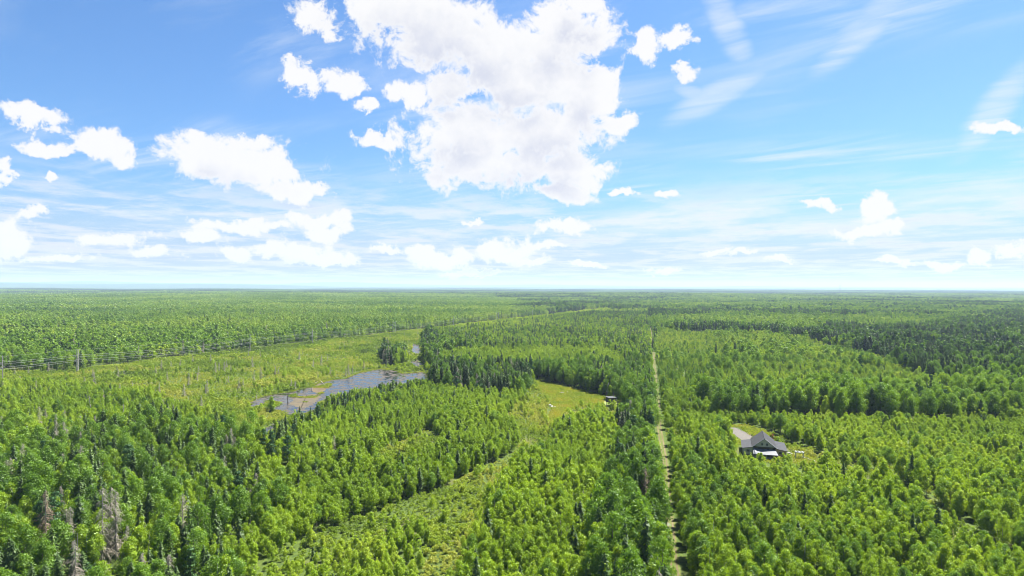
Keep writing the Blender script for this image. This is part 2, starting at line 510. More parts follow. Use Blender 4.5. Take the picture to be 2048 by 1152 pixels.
POND = GP([(486, 812), (515, 796), (545, 789), (575, 784), (605, 777), (645, 764), (655, 760), (690, 757), (716, 746), (745, 739), (770, 737), (795, 742), (805, 747),
           (846, 744), (866, 752), (856, 764), (820, 770), (760, 778), (700, 792), (655, 803), (640, 818), (600, 836), (560, 832), (548, 822), (510, 818)])
CREEKS = [GP([(824, 690), (838, 690), (842, 705), (836, 714), (826, 708)]), GP([(822, 722), (838, 724), (846, 732), (836, 736), (826, 732)]),
          GP([(596, 834), (580, 834), (552, 846), (518, 866), (500, 888), (510, 887), (532, 868), (562, 849), (584, 842)])]
ISLAND = GP([(524, 812), (532, 805), (550, 803), (563, 806), (556, 812), (540, 817)])
MUD = [GP([(578, 808), (590, 797), (612, 790), (634, 788), (640, 796), (626, 806), (612, 816), (596, 815)]), GP([(624, 779), (630, 771), (646, 768), (650, 776), (644, 784), (630, 785)])]
MEADOW = GP([(1062, 758), (1110, 768), (1160, 780), (1222, 795), (1228, 812), (1185, 812), (1150, 815), (1128, 832), (1106, 850), (1094, 840), (1104, 815), (1096, 795), (1075, 776)])
HOUSE_YARD = GP([(1448, 852), (1490, 850), (1530, 862), (1562, 872), (1585, 890), (1650, 925), (1636, 936), (1580, 928), (1530, 926), (1482, 920), (1462, 890)])

ZONES = {
    # weights: young, broad, spruce, pine, dead, shrub ; heights ; spacing ; tint offset
    'mixed':   (dict(young=.26, broad=.48, spruce=.22, pine=.04), (9, 15), 5.0, 0.08),
    'leftfar': (dict(young=.30, broad=.58, spruce=.11, dead=.01), (9, 14.5), 5.2, 0.16),
    'leftfront': (dict(young=.40, broad=.22, spruce=.27, pine=.03, dead=.08), (8, 14), 3.5, -0.02),
    'leftwet': (dict(young=.66, broad=.06, spruce=.07, dead=.03, shrub=.18), (3.5, 7.5), 2.9, 0.12),
    'pondside': (dict(young=.45, spruce=.50, pine=.05), (6, 11), 3.0, 0.0),
    'center':  (dict(young=.90, broad=.04, spruce=.06), (5.0, 8.0), 2.5, 0.06),
    'front':   (dict(young=.96, broad=.02, spruce=.02), (3.2, 5.2), 2.4, 0.12),
    'blockb':  (dict(young=.94, broad=.02, spruce=.04), (6.0, 8.6), 2.5, 0.06),
    'strip':   (dict(young=.22, broad=.38, spruce=.24, pine=.13, dead=.03), (10, 15), 3.4, -0.05),
    'right':   (dict(young=.78, broad=.20, spruce=.02), (5.8, 9.2), 2.8, 0.05),
    'treeline': (dict(young=.15, broad=.68, spruce=.13, pine=.04), (10.5, 16), 4.2, 0.05),
    'rightfar': (dict(young=.92, broad=.05, spruce=.03), (4.0, 6.2), 2.7, 0.10),
    'regen':   (dict(young=.83, broad=.10, spruce=.07), (2.6, 5.0), 2.7, 0.14),
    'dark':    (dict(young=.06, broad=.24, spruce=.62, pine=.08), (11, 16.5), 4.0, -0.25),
    'midmix':  (dict(young=.48, broad=.10, spruce=.42), (8, 12), 3.6, -0.02),
    'midyoung': (dict(young=.95, spruce=.05), (4.5, 7), 2.9, 0.08),
    'conblock': (dict(young=.16, broad=.16, spruce=.54, pine=.12, dead=.02), (10, 15), 3.4, -0.05),
    'nline':   (dict(young=.34, broad=.34, spruce=.30, dead=.02), (9, 14), 3.2, -0.02),
    'wet':     (dict(shrub=.965, young=.03, dead=.005), (0.7, 2.4), 1.9, 0.10),
    'low':     (dict(shrub=.988, young=.012), (0.4, 1.9), 1.25, 0.24),
    'grass':   (dict(shrub=.5), (0.35, 1.3), 2.0, 0.15),
    'pondlow': (dict(young=.42, spruce=.38, shrub=.20), (2.6, 5.5), 2.5, 0.03),
    'hfront':  (dict(young=.8, broad=.1, shrub=.1), (2.4, 4.4), 2.6, 0.08),
    'hfront2': (dict(young=.85, broad=.15), (4.0, 6.0), 2.9, 0.05),
    'none':    (dict(), (1, 1), 4.0, 0.0),
    'edge':    (dict(shrub=1.0), (0.7, 1.9), 1.5, 0.02),
}
ZN = list(ZONES)
ZI = {n: i for i, n in enumerate(ZN)}
AREAS = [
    ('leftfar', GP([(-900, 700), (-100, 715), (155, 742), (500, 702), (790, 668), (995, 642), (1040, 600), (900, 592), (-900, 592)])),
    ('leftfront', GP([(-600, 850), (200, 850), (440, 855), (520, 890), (480, 960), (560, 1040), (470, 1152), (430, 1500), (-1200, 1500)])),
    ('leftwet', GP([(-700, 745), (0, 745), (250, 770), (420, 800), (470, 820), (520, 890), (440, 870), (200, 870), (-700, 880)])),
    ('center', GP([(520, 890), (600, 840), (700, 790), (870, 780), (1000, 796), (1062, 800), (1050, 880), (1000, 925), (850, 990), (640, 1060), (470, 1170), (470, 1100), (560, 1040), (480, 960)])),
    ('front', GP([(640, 1056), (800, 1010), (900, 972), (1000, 925), (980, 970), (900, 1080), (860, 1400), (430, 1500), (470, 1152)])),
    ('pondside', GP([(500, 880), (560, 850), (640, 806), (700, 793), (860, 762), (872, 780), (760, 806), (680, 826), (620, 870), (560, 905), (515, 915)])),
    ('blockb', GP([(860, 1400), (900, 1080), (980, 970), (1060, 896), (1100, 866), (1180, 828), (1240, 822), (1235, 900), (1215, 1000), (1195, 1152), (1160, 1500)])),
    ('strip', GP([(1232, 812), (1312, 800), (1325, 900), (1349, 1152), (1380, 1500), (1160, 1500), (1195, 1152), (1215, 1000), (1238, 900)])),
    ('right', GP([(1316, 800), (1440, 836), (1900, 846), (2600, 820), (3600, 1500), (1380, 1500), (1349, 1152), (1325, 900)])),
    ('rightfar', GP([(1330, 826), (1440, 838), (1900, 848), (2400, 830), (2500, 920), (1900, 905), (1720, 892), (1640, 884), (1560, 862), (1400, 868)])),
    ('treeline', GP([(1370, 800), (1500, 805), (1800, 800), (2048, 780), (2600, 770), (2600, 815), (1900, 846), (1700, 846), (1440, 836), (1395, 820)])),
    ('regen', GP([(1306, 662), (1560, 672), (1700, 700), (1790, 732), (1860, 770), (1700, 795), (1500, 802), (1340, 806), (1314, 800)])),
    ('dark', GP([(1700, 700), (1790, 665), (2000, 640), (2600, 640), (2600, 770), (1960, 775), (1870, 772), (1790, 732)])),
    ('midmix', GP([(862, 700), (870, 665), (1000, 646), (1160, 622), (1300, 624), (1300, 662), (1314, 800), (1240, 795), (1200, 720), (1000, 705)])),
    ('midyoung', GP([(885, 712), (1000, 700), (1230, 706), (1260, 742), (1100, 748), (1000, 738), (890, 742)])),
    ('conblock', GP([(862, 782), (868, 744), (1000, 742), (1062, 752), (1068, 782), (1040, 796), (990, 797)])),
    ('nline', GP([(1062, 757), (1060, 746), (1260, 744), (1314, 760), (1316, 800), (1232, 812), (1222, 795), (1160, 780)])),
    ('wet', GP([(-900, 720), (0, 742), (155, 746), (500, 704), (640, 687), (790, 667), (855, 660), (866, 690), (850, 742), (866, 752), (700, 752), (600, 780), (486, 815), (430, 838), (300, 800), (150, 778), (-700, 775)])),
    ('low', GP([(1062, 758), (1222, 795), (1240, 822), (1190, 834), (1120, 873), (1080, 908), (1026, 965), (988, 1018), (950, 1090), (905, 1200), (825, 1200), (842, 1110), (856, 1060), (760, 1080), (640, 1110),
                (540, 1160), (480, 1220), (445, 1220), (550, 1115), (640, 1056), (800, 1008), (900, 971), (1000, 922), (1040, 885), (1010, 840), (1040, 805)])),
    ('low', GP([(715, 945), (780, 896), (850, 862), (900, 878), (870, 912), (790, 955)])),
    ('pondlow', GP([(545, 836), (600, 838), (640, 818), (655, 803), (760, 778), (860, 764), (868, 778), (760, 800), (690, 815), (640, 850), (570, 880), (520, 910), (500, 890)])),
    ('low', GP([(430, 838), (490, 815), (560, 834), (560, 852), (520, 905), (480, 905), (450, 870)])),
    ('hfront2', GP([(1440, 930), (1475, 905), (1600, 920), (1650, 935), (1640, 985), (1560, 1010), (1470, 990)])),
    ('hfront', GP([(1462, 900), (1475, 905), (1600, 920), (1650, 935), (1600, 952), (1530, 958), (1470, 945)])),
    ('low', GP([(1196, 800), (1246, 800), (1248, 852), (1196, 852)])),
    ('grass', MEADOW),
    ('low', GP([(470, 845), (490, 812), (560, 830), (600, 836), (560, 858), (520, 905), (480, 905)])),
    ('conblock', GP([(762, 716), (775, 706), (806, 708), (815, 728), (790, 733), (766, 730)])),
    ('conblock', GP([(846, 738), (848, 700), (850, 668), (866, 666), (880, 700), (876, 742)])),
    ('none', POND), ('none', CREEKS[0]), ('none', CREEKS[1]), ('none', CREEKS[2]), ('grass', ISLAND),
    ('grass', HOUSE_YARD),
]


def zone_of(x, y):
    z = np.where(np.hypot(x, y) > 560, ZI['mixed'], np.where(x < 0, ZI['leftwet'], ZI['right']))
    # dark far conifer country and bright patches beyond
    r = np.hypot(x, y)
    n = vnoise(x, y, 260, 5) * 0.6 + vnoise(x, y, 90, 6) * 0.4
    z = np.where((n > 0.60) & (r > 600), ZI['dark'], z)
    z = np.where((n < 0.36) & (r > 600), ZI['leftfar'], z)
    wob = np.clip(r * 0.012, 0, 9)
    xw = x + (vnoise(x, y, 22, 1) - .5) * wob; yw = y + (vnoise(x, y, 22, 2) - .5) * wob * 1.5
    for name, poly in AREAS:
        z[pip(poly, xw, yw)] = ZI[name]
    cloud_shadow_band = pip(GP([(600, 585.5), (1010, 584.5), (980, 580.5), (640, 580.5)]), x, y)  # cloud shadow on the distant land, painted as darker trees
    z[cloud_shadow_band] = ZI['dark']
    dl = polydist(LINE, x, y)
    sidep = (x - PA[0]) * LINE_DIR[1] - (y - PA[1]) * LINE_DIR[0]
    near_ = (dl < 60) & (sidep > 0) & (y > 760) & (y < 1700) & (z != ZI['wet']) & (z != ZI['conblock'])
    z[near_] = ZI['midyoung']
    z[(dl < 16) & (y > 300)] = ZI['edge']
    dlane = polydist(LANE, x, y)
    z[dlane < 3.9] = ZI['edge']
    rows = np.abs(np.mod(dlane + (vnoise(x, y, 25, 31) - .5) * 7, 21.0) - 10.5) < 2.4
    z[(z == ZI['right']) & rows & (vnoise(x, y, 30, 33) > 0.30)] = ZI['edge']
    side = (x - TRAIL[0][0]) * (TRAIL[2][1] - TRAIL[0][1]) - (y - TRAIL[0][1]) * (TRAIL[2][0] - TRAIL[0][0])
    z[(polydist(TRAIL, x, y) < np.where(y < 230, np.where(side > 0, 2.9, 2.5), np.where(side > 0, 2.7, 2.15)))] = ZI['none']
    for hb in HOUSE_BOXES + [POND] + CREEKS:
        z[pip(hb, x, y)] = ZI['none']
    z[pip(ISLAND, x, y)] = ZI['grass']
    return z


HA = np.array(G(1488, 909)); HB = np.array(G(1570.5, 917))
H_CEN = (HA + HB) / 2
H_ROT = math.radians(-17.5)
_wx = np.array([math.cos(H_ROT), math.sin(H_ROT)]); _wy = np.array([-math.sin(H_ROT), math.cos(H_ROT)])


def hloc(x, y):
    p = H_CEN + _wx * x + _wy * y
    return (p[0], p[1])


HOUSE_BOXES = [[hloc(-9.5, -6.0), hloc(9.5, -5.5), hloc(9.5, 15.5), hloc(-9, 15.5)],
               GP([(1206, 800), (1236, 800), (1238, 816), (1208, 816)]),
               GP([(1455, 856), (1475, 855), (1500, 870), (1515, 880), (1490, 885), (1470, 876)])]

# ------------------------------------------------------------------ tree generators (arrays: V, Q, material index per quad)
def cards(rng, C, N, size, aspect=0.62):
    """rhombic leaf clusters at C, normals about N"""
    n = len(C)
    N = N / (np.linalg.norm(N, axis=1, keepdims=True) + 1e-9)
    T = rng.normal(size=(n, 3)); T -= N * (T * N).sum(1, keepdims=True); T /= np.linalg.norm(T, axis=1, keepdims=True) + 1e-9
    B = np.cross(N, T)
    s = (size * rng.uniform(0.6, 1.4, n))[:, None]
    fold = N * s * 0.18
    V = np.stack([C + T * s, C + B * s * aspect - fold, C - T * s, C - B * s * aspect - fold], 1).reshape(-1, 3)
    Q = np.arange(4 * n).reshape(n, 4)
    return V, Q


def leafy(rng, H, base, Wd, lobes, nleaf, leaf, point=0.5, tall=1.0, profile=None):
    """crown of leaf clusters on lobes; returns V, Q"""
    tt = rng.uniform(0.02, 1.0, lobes) ** 0.85
    if profile is None:
        prof = np.sin(np.pi * np.clip(tt * (0.86) + 0.10, 0, 1)) ** 0.8 * (1 - point * np.clip(tt - 0.45, 0, 1))
    else:
        prof = profile(tt)
    ang = rng.uniform(0, 2 * np.pi, lobes) + np.arange(lobes) * 2.4
    rad = Wd / 2 * prof * rng.uniform(0.35, 0.85, lobes)
    lr = Wd * rng.uniform(0.13, 0.22, lobes) * (0.65 + 0.5 * prof)
    LC = np.stack([rad * np.cos(ang), rad * np.sin(ang), base + (H - base) * tt * 0.93], 1)
    LC[0] = (0, 0, H - lr[0] * 0.9)
    w = lr ** 2; w /= w.sum()
    k = rng.choice(lobes, nleaf, p=w)
    d = rng.normal(size=(nleaf, 3)); d[:, 2] = d[:, 2] + 0.35
    d /= np.linalg.norm(d, axis=1, keepdims=True)
    rad_ = lr[k] * rng.uniform(0.62, 1.08, nleaf)
    C = LC[k] + d * rad_[:, None] * np.array([1, 1, tall])
    out = C.copy(); out[:, 2] = 0
    out /= (np.linalg.norm(out, axis=1, keepdims=True) + 0.3)
    N = d + out * 0.3 + rng.normal(size=(nleaf, 3)) * 0.55
    return cards(rng, C, N, leaf), LC


def tubes(paths, k=5):
    mb = MB()
    for pts, rad in paths:
        mb.tube(pts, rad, k, cap=False)
    return np.array(mb.v), np.array(mb.q)


def trunk_paths(rng, H, r0, LC, limbs, lean=0.02):
    top = Vector((rng.normal() * lean * H, rng.normal() * lean * H, H * 0.9))
    mid = Vector((top.x * 0.35 + rng.normal() * 0.1, top.y * 0.35 + rng.normal() * 0.1, H * 0.45))
    P = [((0, 0, -0.3), tuple(mid), tuple(top))]
    out = [([Vector((0, 0, -0.4)), mid, top], [r0, r0 * 0.65, r0 * 0.15])]
    for c in LC[rng.permutation(len(LC))[:limbs]]:
        z0 = max(H * 0.12, c[2] - np.hypot(c[0], c[1]) * 1.0 - 0.3)
        s = mid * (z0 / mid.z) if z0 < mid.z else mid + (top - mid) * ((z0 - mid.z) / (top.z - mid.z))
        s = Vector((s.x, s.y, z0))
        out.append(([s, s.lerp(Vector(c), 0.5) + Vector((0, 0, -0.1)), Vector(c)], [r0 * 0.38, r0 * 0.25, r0 * 0.08]))
    return out


def spruce_parts(rng, H, R, whorl, br, seg, low=0.06, sz=1.0, thin=1.0):
    Cs, Ns, Ss = [], [], []
    z = H * low
    while z < H * 0.985:
        f = 1 - z / H
        r = (R * f ** 0.72 + 0.14) * rng.uniform(0.8, 1.15)
        nb = max(4, int(br * (0.55 + 0.6 * f)))
        a0 = rng.uniform(0, 6.28)
        for q in range(nb):
            if rng.random() > thin:
                continue
            a = a0 + 6.283 * q / nb + rng.normal() * 0.15
            L = r * rng.uniform(0.72, 1.12)
            ns = max(1, int(round(seg * L / R + 0.4)))
            for s in range(ns):
                u = (s + 0.75) / (ns + 0.25)
                rad = L * u
                zz = z - L * (0.42 * u - 0.16 * u * u) + rng.normal() * 0.05
                side = rng.normal() * 0.16 * L * (1 - 0.4 * u)
                Cs.append((math.cos(a) * rad - math.sin(a) * side, math.sin(a) * rad + math.cos(a) * side, zz))
                Ns.append((math.cos(a) * 0.55 + rng.normal() * 0.3, math.sin(a) * 0.55 + rng.normal() * 0.3, 0.9))
                Ss.append((a, L / ns))
        z += whorl * rng.uniform(0.8, 1.2) * (0.6 + 0.5 * f)
    Cs.append((0, 0, H * 0.985)); Ns.append((1, 0.2, 0.1)); Ss.append((0, 0.4))
    C = np.array(Cs); N = np.array(Ns); N /= np.linalg.norm(N, axis=1, keepdims=True)
    A = np.array([s[0] for s in Ss]); L = np.array([s[1] for s in Ss])
    T = np.stack([np.cos(A), np.sin(A), np.full(len(A), -0.35)], 1)
    T -= N * (T * N).sum(1, keepdims=True); T /= np.linalg.norm(T, axis=1, keepdims=True)
    B = np.cross(N, T)
    sl = (np.clip(L * 0.75, 0.22, 2.0) * sz * rng.uniform(0.8, 1.25, len(C)))[:, None]
    sw = sl * rng.uniform(0.45, 0.75, (len(C), 1))
    V = np.stack([C + T * sl, C + B * sw, C - T * sl, C - B * sw], 1).reshape(-1, 3)
    return V, np.arange(len(V)).reshape(-1, 4)


def make_tree(kind, lod, seed):
    """-> dict(H, crown=(V,Q), trunk=(V,Q))"""
    rng = np.random.default_rng(seed)
    LOD = lod
    if kind == 'young':
        H = 8.0; Wd = rng.uniform(3.4, 4.9)
        n, leaf, lb = [(3300, 0.135, 38), (520, 0.35, 20), (130, 0.72, 11)][LOD]
        stems = 1 if seed % 3 == 0 else (2 if seed % 3 == 1 else 3)
        Vs_, LCs = [], []
        for q_ in range(stems):
            hh = H * (1.0 if q_ == 0 else rng.uniform(0.68, 0.92)); aq = rng.uniform(0, 6.28) + q_ * 2.4
            oq = np.array([math.cos(aq), math.sin(aq), 0]) * (0 if stems == 1 else rng.uniform(0.6, 1.35))
            (V_, Q_), LC_ = leafy(rng, hh, rng.uniform(0.4, 1.0), Wd * (1.0 if stems == 1 else 0.72), max(6, lb // stems + 2), n // stems, leaf, point=rng.uniform(-0.1, 0.7), tall=rng.uniform(0.95, 1.35))
            Vs_.append(V_ + oq); LCs.append(LC_ + oq)
        V = np.concatenate(Vs_); Q = np.arange(len(V)).reshape(-1, 4); LC = np.concatenate(LCs)
        tr = trunk_paths(rng, H, 0.09, LC, 5 if LOD == 0 else 0)
    elif kind == 'broad':
        H = 14.0; Wd = rng.uniform(6.5, 8.5)
        n, leaf, lb = [(4400, 0.195, 40), (700, 0.50, 20), (150, 1.05, 11)][LOD]
        (V, Q), LC = leafy(rng, H, rng.uniform(2.8, 4.5), Wd, lb, n, leaf, point=rng.uniform(0.15, 0.5), tall=1.1)
        tr = trunk_paths(rng, H, 0.22, LC, 9 if LOD == 0 else 0)
    elif kind == 'spruce':
        H = 13.0; R = rng.uniform(2.1, 3.0)
        wh, br, sg = [(0.42, 9, 4), (0.75, 7, 2.2), (1.25, 6, 1)][LOD]
        V, Q = spruce_parts(rng, H, R, wh, br, sg, low=rng.uniform(0.05, 0.14), sz=[1.0, 1.0, 0.9][LOD])
        tr = [([Vector((0, 0, -0.4)), Vector((0, 0, H * 0.5)), Vector((0, 0, H * 0.97))], [0.17, 0.10, 0.02])]
    elif kind == 'pine':
        H = 15.0; Wd = rng.uniform(6.5, 8.0)
        n, leaf, lb = [(2400, 0.23, 40), (600, 0.48, 24), (140, 1.0, 14)][LOD]
        (V, Q), LC = leafy(rng, H, 3.0, Wd, lb, n, leaf, point=0.9, tall=0.5,
                           profile=lambda t_: (1.05 - t_) ** 0.6 * (0.7 + 0.3 * np.sin(t_ * 17)))
        tr = trunk_paths(rng, H, 0.20, LC, 8 if LOD == 0 else 0)
    elif kind == 'dead':
        H = 12.0; paths = [([Vector((0, 0, -0.4)), Vector((0.05, 0, H * 0.5)), Vector((0.1, 0.05, H))], [0.17, 0.11, 0.025])]
        bp = []
        z = H * 0.12
        while z < H * 0.96:
            f = 1 - z / H
            for q in range(int(3 + 4 * f) if LOD == 0 else 3):
                a = rng.uniform(0, 6.28); L = (0.35 + 2.1 * f ** 0.8) * rng.uniform(0.4, 1.1)
                c_, s_ = math.cos(a), math.sin(a)
                p0 = Vector((0, 0, z)); p1 = Vector((c_ * L * .55, s_ * L * .55, z - L * .12)); p2 = Vector((c_ * L, s_ * L, z - L * .5))
                bp.append(([p0, p1, p2], [0.05, 0.04, 0.02]))
                for w_ in range(3 if LOD == 0 else 0):
                    u = rng.uniform(0.4, 1.0); s0 = p1.lerp(p2, u) if u > .5 else p0.lerp(p1, u * 2)
                    e = s0 + Vector((rng.normal() * .3, rng.normal() * .3, -abs(rng.normal()) * .35 - .1))
                    bp.append(([s0, e], [0.03, 0.018]))
            z += 0.36 if LOD == 0 else 0.6
        return dict(H=H, crown=tubes(bp, 3), trunk=tubes(paths, 5))
    elif kind == 'shrub':
        H = 1.6; Wd = rng.uniform(1.7, 2.5)
        n, leaf, lb = [(260, 0.12, 9), (80, 0.24, 6), (40, 0.34, 5)][LOD]
        (V, Q), LC = leafy(rng, H, 0.2, Wd, lb, n, leaf, point=0.2, tall=0.9)
        tr = [([Vector((0, 0, -0.1)), Vector((0, 0, 0.9))], [0.03, 0.01])]
    elif kind == 'grass':
        H = 0.6; n = 26
        C = np.stack([rng.normal(size=n) * 0.45, rng.normal(size=n) * 0.45, rng.uniform(0.12, 0.5, n)], 1)
        N = rng.normal(size=(n, 3)) * np.array([1, 1, 0.6]) + np.array([0, 0, 0.35])
        V, Q = cards(rng, C, N, 0.2, 0.35)
        tr = None
    return dict(H=H, crown=(V, Q), trunk=tubes(tr) if tr else None)


# ------------------------------------------------------------------ scatter the trees
rng = np.random.default_rng(42)
KINDS = ['young', 'broad', 'spruce', 'pine', 'dead', 'shrub']
HALF = math.tan(math.radians(41.5))
cols = {k: [] for k in KINDS}     # arrays of x, y, height, tint, ring


def scatter(y0, y1, mult, ring, fixed=None):
    spacings = sorted({(fixed or ZONES[n][2] * mult) for n in ZN})
    for s in spacings:
        xm = y1 * HALF + 12
        nx, ny = int(2 * xm / s) + 1, int((y1 - y0) / s) + 1
        gx, gy = np.meshgrid(np.arange(nx), np.arange(ny))
        x = (gx + rng.uniform(-0.72, 0.72, gx.shape) + 0.5 * (gy % 2)) * s - xm
        y = (gy + rng.uniform(-0.72, 0.72, gy.shape)) * s + y0
        x = x.ravel(); y = y.ravel()
        k = np.abs(x) < y * HALF + 12
        x, y = x[k], y[k]
        z = zone_of(x, y)
        for zi, zn in enumerate(ZN):
            wts, hr, sp, tint = ZONES[zn]
            if not wts or abs((fixed or sp * mult) - s) > 1e-6:
                continue
            mk = z == zi
            if fixed and zn in ('low', 'wet', 'grass', 'edge') and ring > 1:
                mk &= rng.random(len(x)) < 0.6
            xx, yy = x[mk], y[mk]
            if not len(xx):
                continue
            u = rng.random(len(xx))
            # clusters: conifers and dead trees gather
            cl = vnoise(xx, yy, 14, 9)
            u = np.clip(u * 0.62 + cl * 0.38 + 0.0, 0, 0.999)
            u = np.clip((u - 0.15) / 0.7, 0, 0.9999) if zn in ('leftfront', 'midmix', 'mixed', 'strip', 'dark', 'conblock') else rng.random(len(xx))
            acc = 0.0
            for kd, w in wts.items():
                m_ = (u >= acc) & (u < acc + w); acc += w
                n_ = m_.sum()
                if not n_:
                    continue
                h = rng.uniform(hr[0], hr[1], n_) * (0.72 + 0.40 * vnoise(xx[m_], yy[m_], 24, 3)) * (0.88 + 0.24 * vnoise(xx[m_], yy[m_], 7, 17))
                if kd == 'shrub' and zn not in ('wet', 'low', 'grass', 'edge'):
                    h = rng.uniform(1.5, 3.0, n_)
                if zn == 'regen':
                    h *= 0.75 + 0.75 * np.clip(vnoise(xx[m_], yy[m_], 38, 51) * 1.6 - 0.4, 0, 1)
                    h = np.where(kd == 'broad', h * 1.7, h)
                if kd == 'young' and zn in ('wet', 'low'):
                    h = rng.uniform(2.5, 5.0, n_)
                if kd == 'dead' and zn == 'wet':
                    h = rng.uniform(5, 9, n_)
                if kd == 'young' and hr[1] > 10:
                    h *= 0.82
                if kd == 'spruce' and zn in ('center', 'front', 'blockb', 'right', 'regen', 'midyoung'):
                    h *= 1.18
                tn = 0.54 + tint + np.where(np.hypot(xx[m_], yy[m_]) > 650, (vnoise(xx[m_], yy[m_], 190, 61) - .5) * 0.55, 0) + (vnoise(xx[m_], yy[m_], 45, 4) - .5) * 0.35 + (vnoise(xx[m_], yy[m_], 11, 8) - .5) * 0.25
                if zn in ('wet', 'leftwet', 'edge', 'low') and kd == 'shrub':
                    pt = vnoise(xx[m_], yy[m_], 16, 41); pt2 = vnoise(xx[m_], yy[m_], 5, 42)
                    h *= 0.55 + 0.9 * pt * (0.6 + 0.8 * pt2); tn += (vnoise(xx[m_], yy[m_], 26, 43) - .5) * 0.8 - (pt - .5) * 0.5 + (pt2 - .5) * 0.4
                cols[kd].append(np.stack([xx[m_], yy[m_], h, tn, np.full(n_, ring), np.full(n_, zi)], 1))


scatter(84, 520, 1.0, 0)
scatter(520, 1400, 1.22, 1)
scatter(1400, 2600, 1.0, 2, fixed=6.4)
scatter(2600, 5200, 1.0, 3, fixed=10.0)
for k in KINDS:
    cols[k] = np.concatenate(cols[k]) if cols[k] else np.zeros((0, 6))
print({k: len(v) for k, v in cols.items()})


def project(x, y, z):
    d = np.stack([x, y, z - CAM_H], -1)
    f_ = d @ _f
    return 1024 + F * (d @ _r) / f_, 576 - F * (d @ _u) / f_, f_


# landmarks: single trees that stand out (pixel of the foot, kind, height in m, label)
LANDMARKS = [
    ('dead', 205, 1130, 17.0, 0, 'tall grey dead spruce with bare drooping branches, leftmost of the dead pair at lower left', 'twig'),
    ('dead', 232, 1122, 15.5, 1, 'grey dead spruce right beside the tall one at lower left', 'twig'),
    ('dead', 92, 1112, 15.0, 2, 'brown dead conifer with pale trunk near the left edge of the picture', 'twig_red'),
    ('dead', 150, 1215, 13.0, 1, 'pale dead treetop poking up at the bottom edge left of the grey dead spruces', 'twig'),
    ('dead', 1290, 1032, 13.0, 0, 'brown dead conifer in the tree strip left of the dirt trail', 'twig_red'),
    ('dead', 668, 915, 8.0, 2, 'small bare pale tree in the dark gap of the middle thicket', 'twig'),
    ('spruce', 1306, 698, 13.0, 0, 'lone dark spruce standing right beside the far part of the dirt trail', None),
    ('spruce', 1432, 708, 11.5, 1, 'single dark spruce in the bright young growth, nearer the trail of the two', None),
    ('spruce', 1470, 708, 11.5, 2, 'single dark spruce in the bright young growth, farther from the trail of the two', None),
    ('pine', 1370 + 350, 742, 12, 0, 'dark bushy pine at the far right end of the bright young growth', None),
    ('pine', 575, 935, 11.0, 1, 'big blue green pine standing below the near end of the pond', None),
    ('pine', 543, 925, 11.0, 2, 'smaller blue green pine left of the big pine below the pond', None),
    ('spruce', 425, 935, 14.0, 3, 'tall narrow dark spruce at the wood edge left of the stream', None),
    ('pine', 1975, 802, 13.0, 3, 'large dark pine near the right edge above the bright tree rows', None),
    ('pine', 1880, 790, 13.0, 0, 'broad dark pine pair member, right one, behind the right hand tree row', None),
    ('pine', 1862, 792, 12.0, 2, 'broad dark pine pair member, left one, behind the right hand tree row', None),
    ('broad', 1672, 800, 14.0, 0, 'large round crowned broadleaf tree in the middle of the right hand young growth', None),
    ('broad', 1440, 905, 9.0, 1, 'rounded light green broadleaf tree left of the grey roofed house', None),
]
INDIV = {'young': 300, 'broad': 300, 'spruce': 300, 'pine': 150, 'dead': 140, 'shrub': 300}
LEAF = {'young': 'young', 'broad': 'broad', 'spruce': 'spruce', 'pine': 'pine', 'dead': 'twig', 'shrub': 'shrub'}
BARK = {'young': 'pale_bark', 'broad': 'bark', 'spruce': 'bark', 'pine': 'bark', 'dead': 'pale_bark', 'shrub': 'bark'}
NAME = {'young': 'young_hardwood_tree', 'broad': 'broadleaf_tree', 'spruce': 'spruce_tree', 'pine': 'pine_tree', 'dead': 'dead_tree', 'shrub': 'shrub'}
NVAR = {'young': (12, 8, 6), 'broad': (7, 5, 4), 'spruce': (7, 5, 4), 'pine': (4, 3, 2), 'dead': (4, 2, 1), 'shrub': (6, 4, 2)}
LOOK = {'young': 'slender light green young hardwood', 'broad': 'taller round crowned broadleaf tree', 'spruce': 'dark pointed spruce', 'pine': 'dark bushy pine',
        'dead': 'bare grey dead tree', 'shrub': 'low yellow green shrub'}
WHERE = {'leftfront': 'in the mixed wood at lower left', 'leftwet': 'in the bog below the power line', 'center': 'between pond and curved clearing', 'front': 'in the bottom centre thicket',
         'blockb': 'in the block left of the trail strip', 'strip': 'in the strip left of the trail', 'right': 'in the rows right of the trail', 'treeline': 'in the tall tree row behind the house',
         'pondside': 'on the near bank of the pond', 'conblock': 'in the conifer block above the clearing', 'nline': 'along the far side of the clearing', 'rightfar': 'in low growth before the tall row',
         'regen': 'in bright growth right of far trail', 'wet': 'in the wet meadow beyond the pond', 'low': 'in the curved clearing strip', 'grass': 'on the open grass', 'edge': 'in a cleared strip',
         'mixed': 'in the mixed forest beyond', 'leftfar': 'in forest behind the power line', 'dark': 'in the dark forest at right', 'midmix': 'in the dense stand left of far trail',
         'midyoung': 'in the young band left of far trail', 'none': 'at the trail side', 'pondlow': 'on the near shore of the pond', 'hfront': 'just in front of the house', 'hfront2': 'a little way before the house'}
LOOK = {'young': 'young hardwood', 'broad': 'broadleaf', 'spruce': 'spruce', 'pine': 'pine', 'dead': 'dead tree', 'shrub': 'shrub'}
SHADE = {'young': ('deep green', 'mid green', 'yellow green'), 'broad': ('deep green', 'mid green', 'bright green'), 'spruce': ('blackish green', 'dark green', 'dull green'),
         'pine': ('blackish green', 'dark green', 'blue green'), 'dead': ('bare grey', 'bare grey', 'bare grey'), 'shrub': ('deep green', 'light green', 'yellow green')}
COLS = [', picture far left', ', picture left', ', left of centre', ', centre left', ', centre right', ', right of centre', ', picture right', ', picture far right']
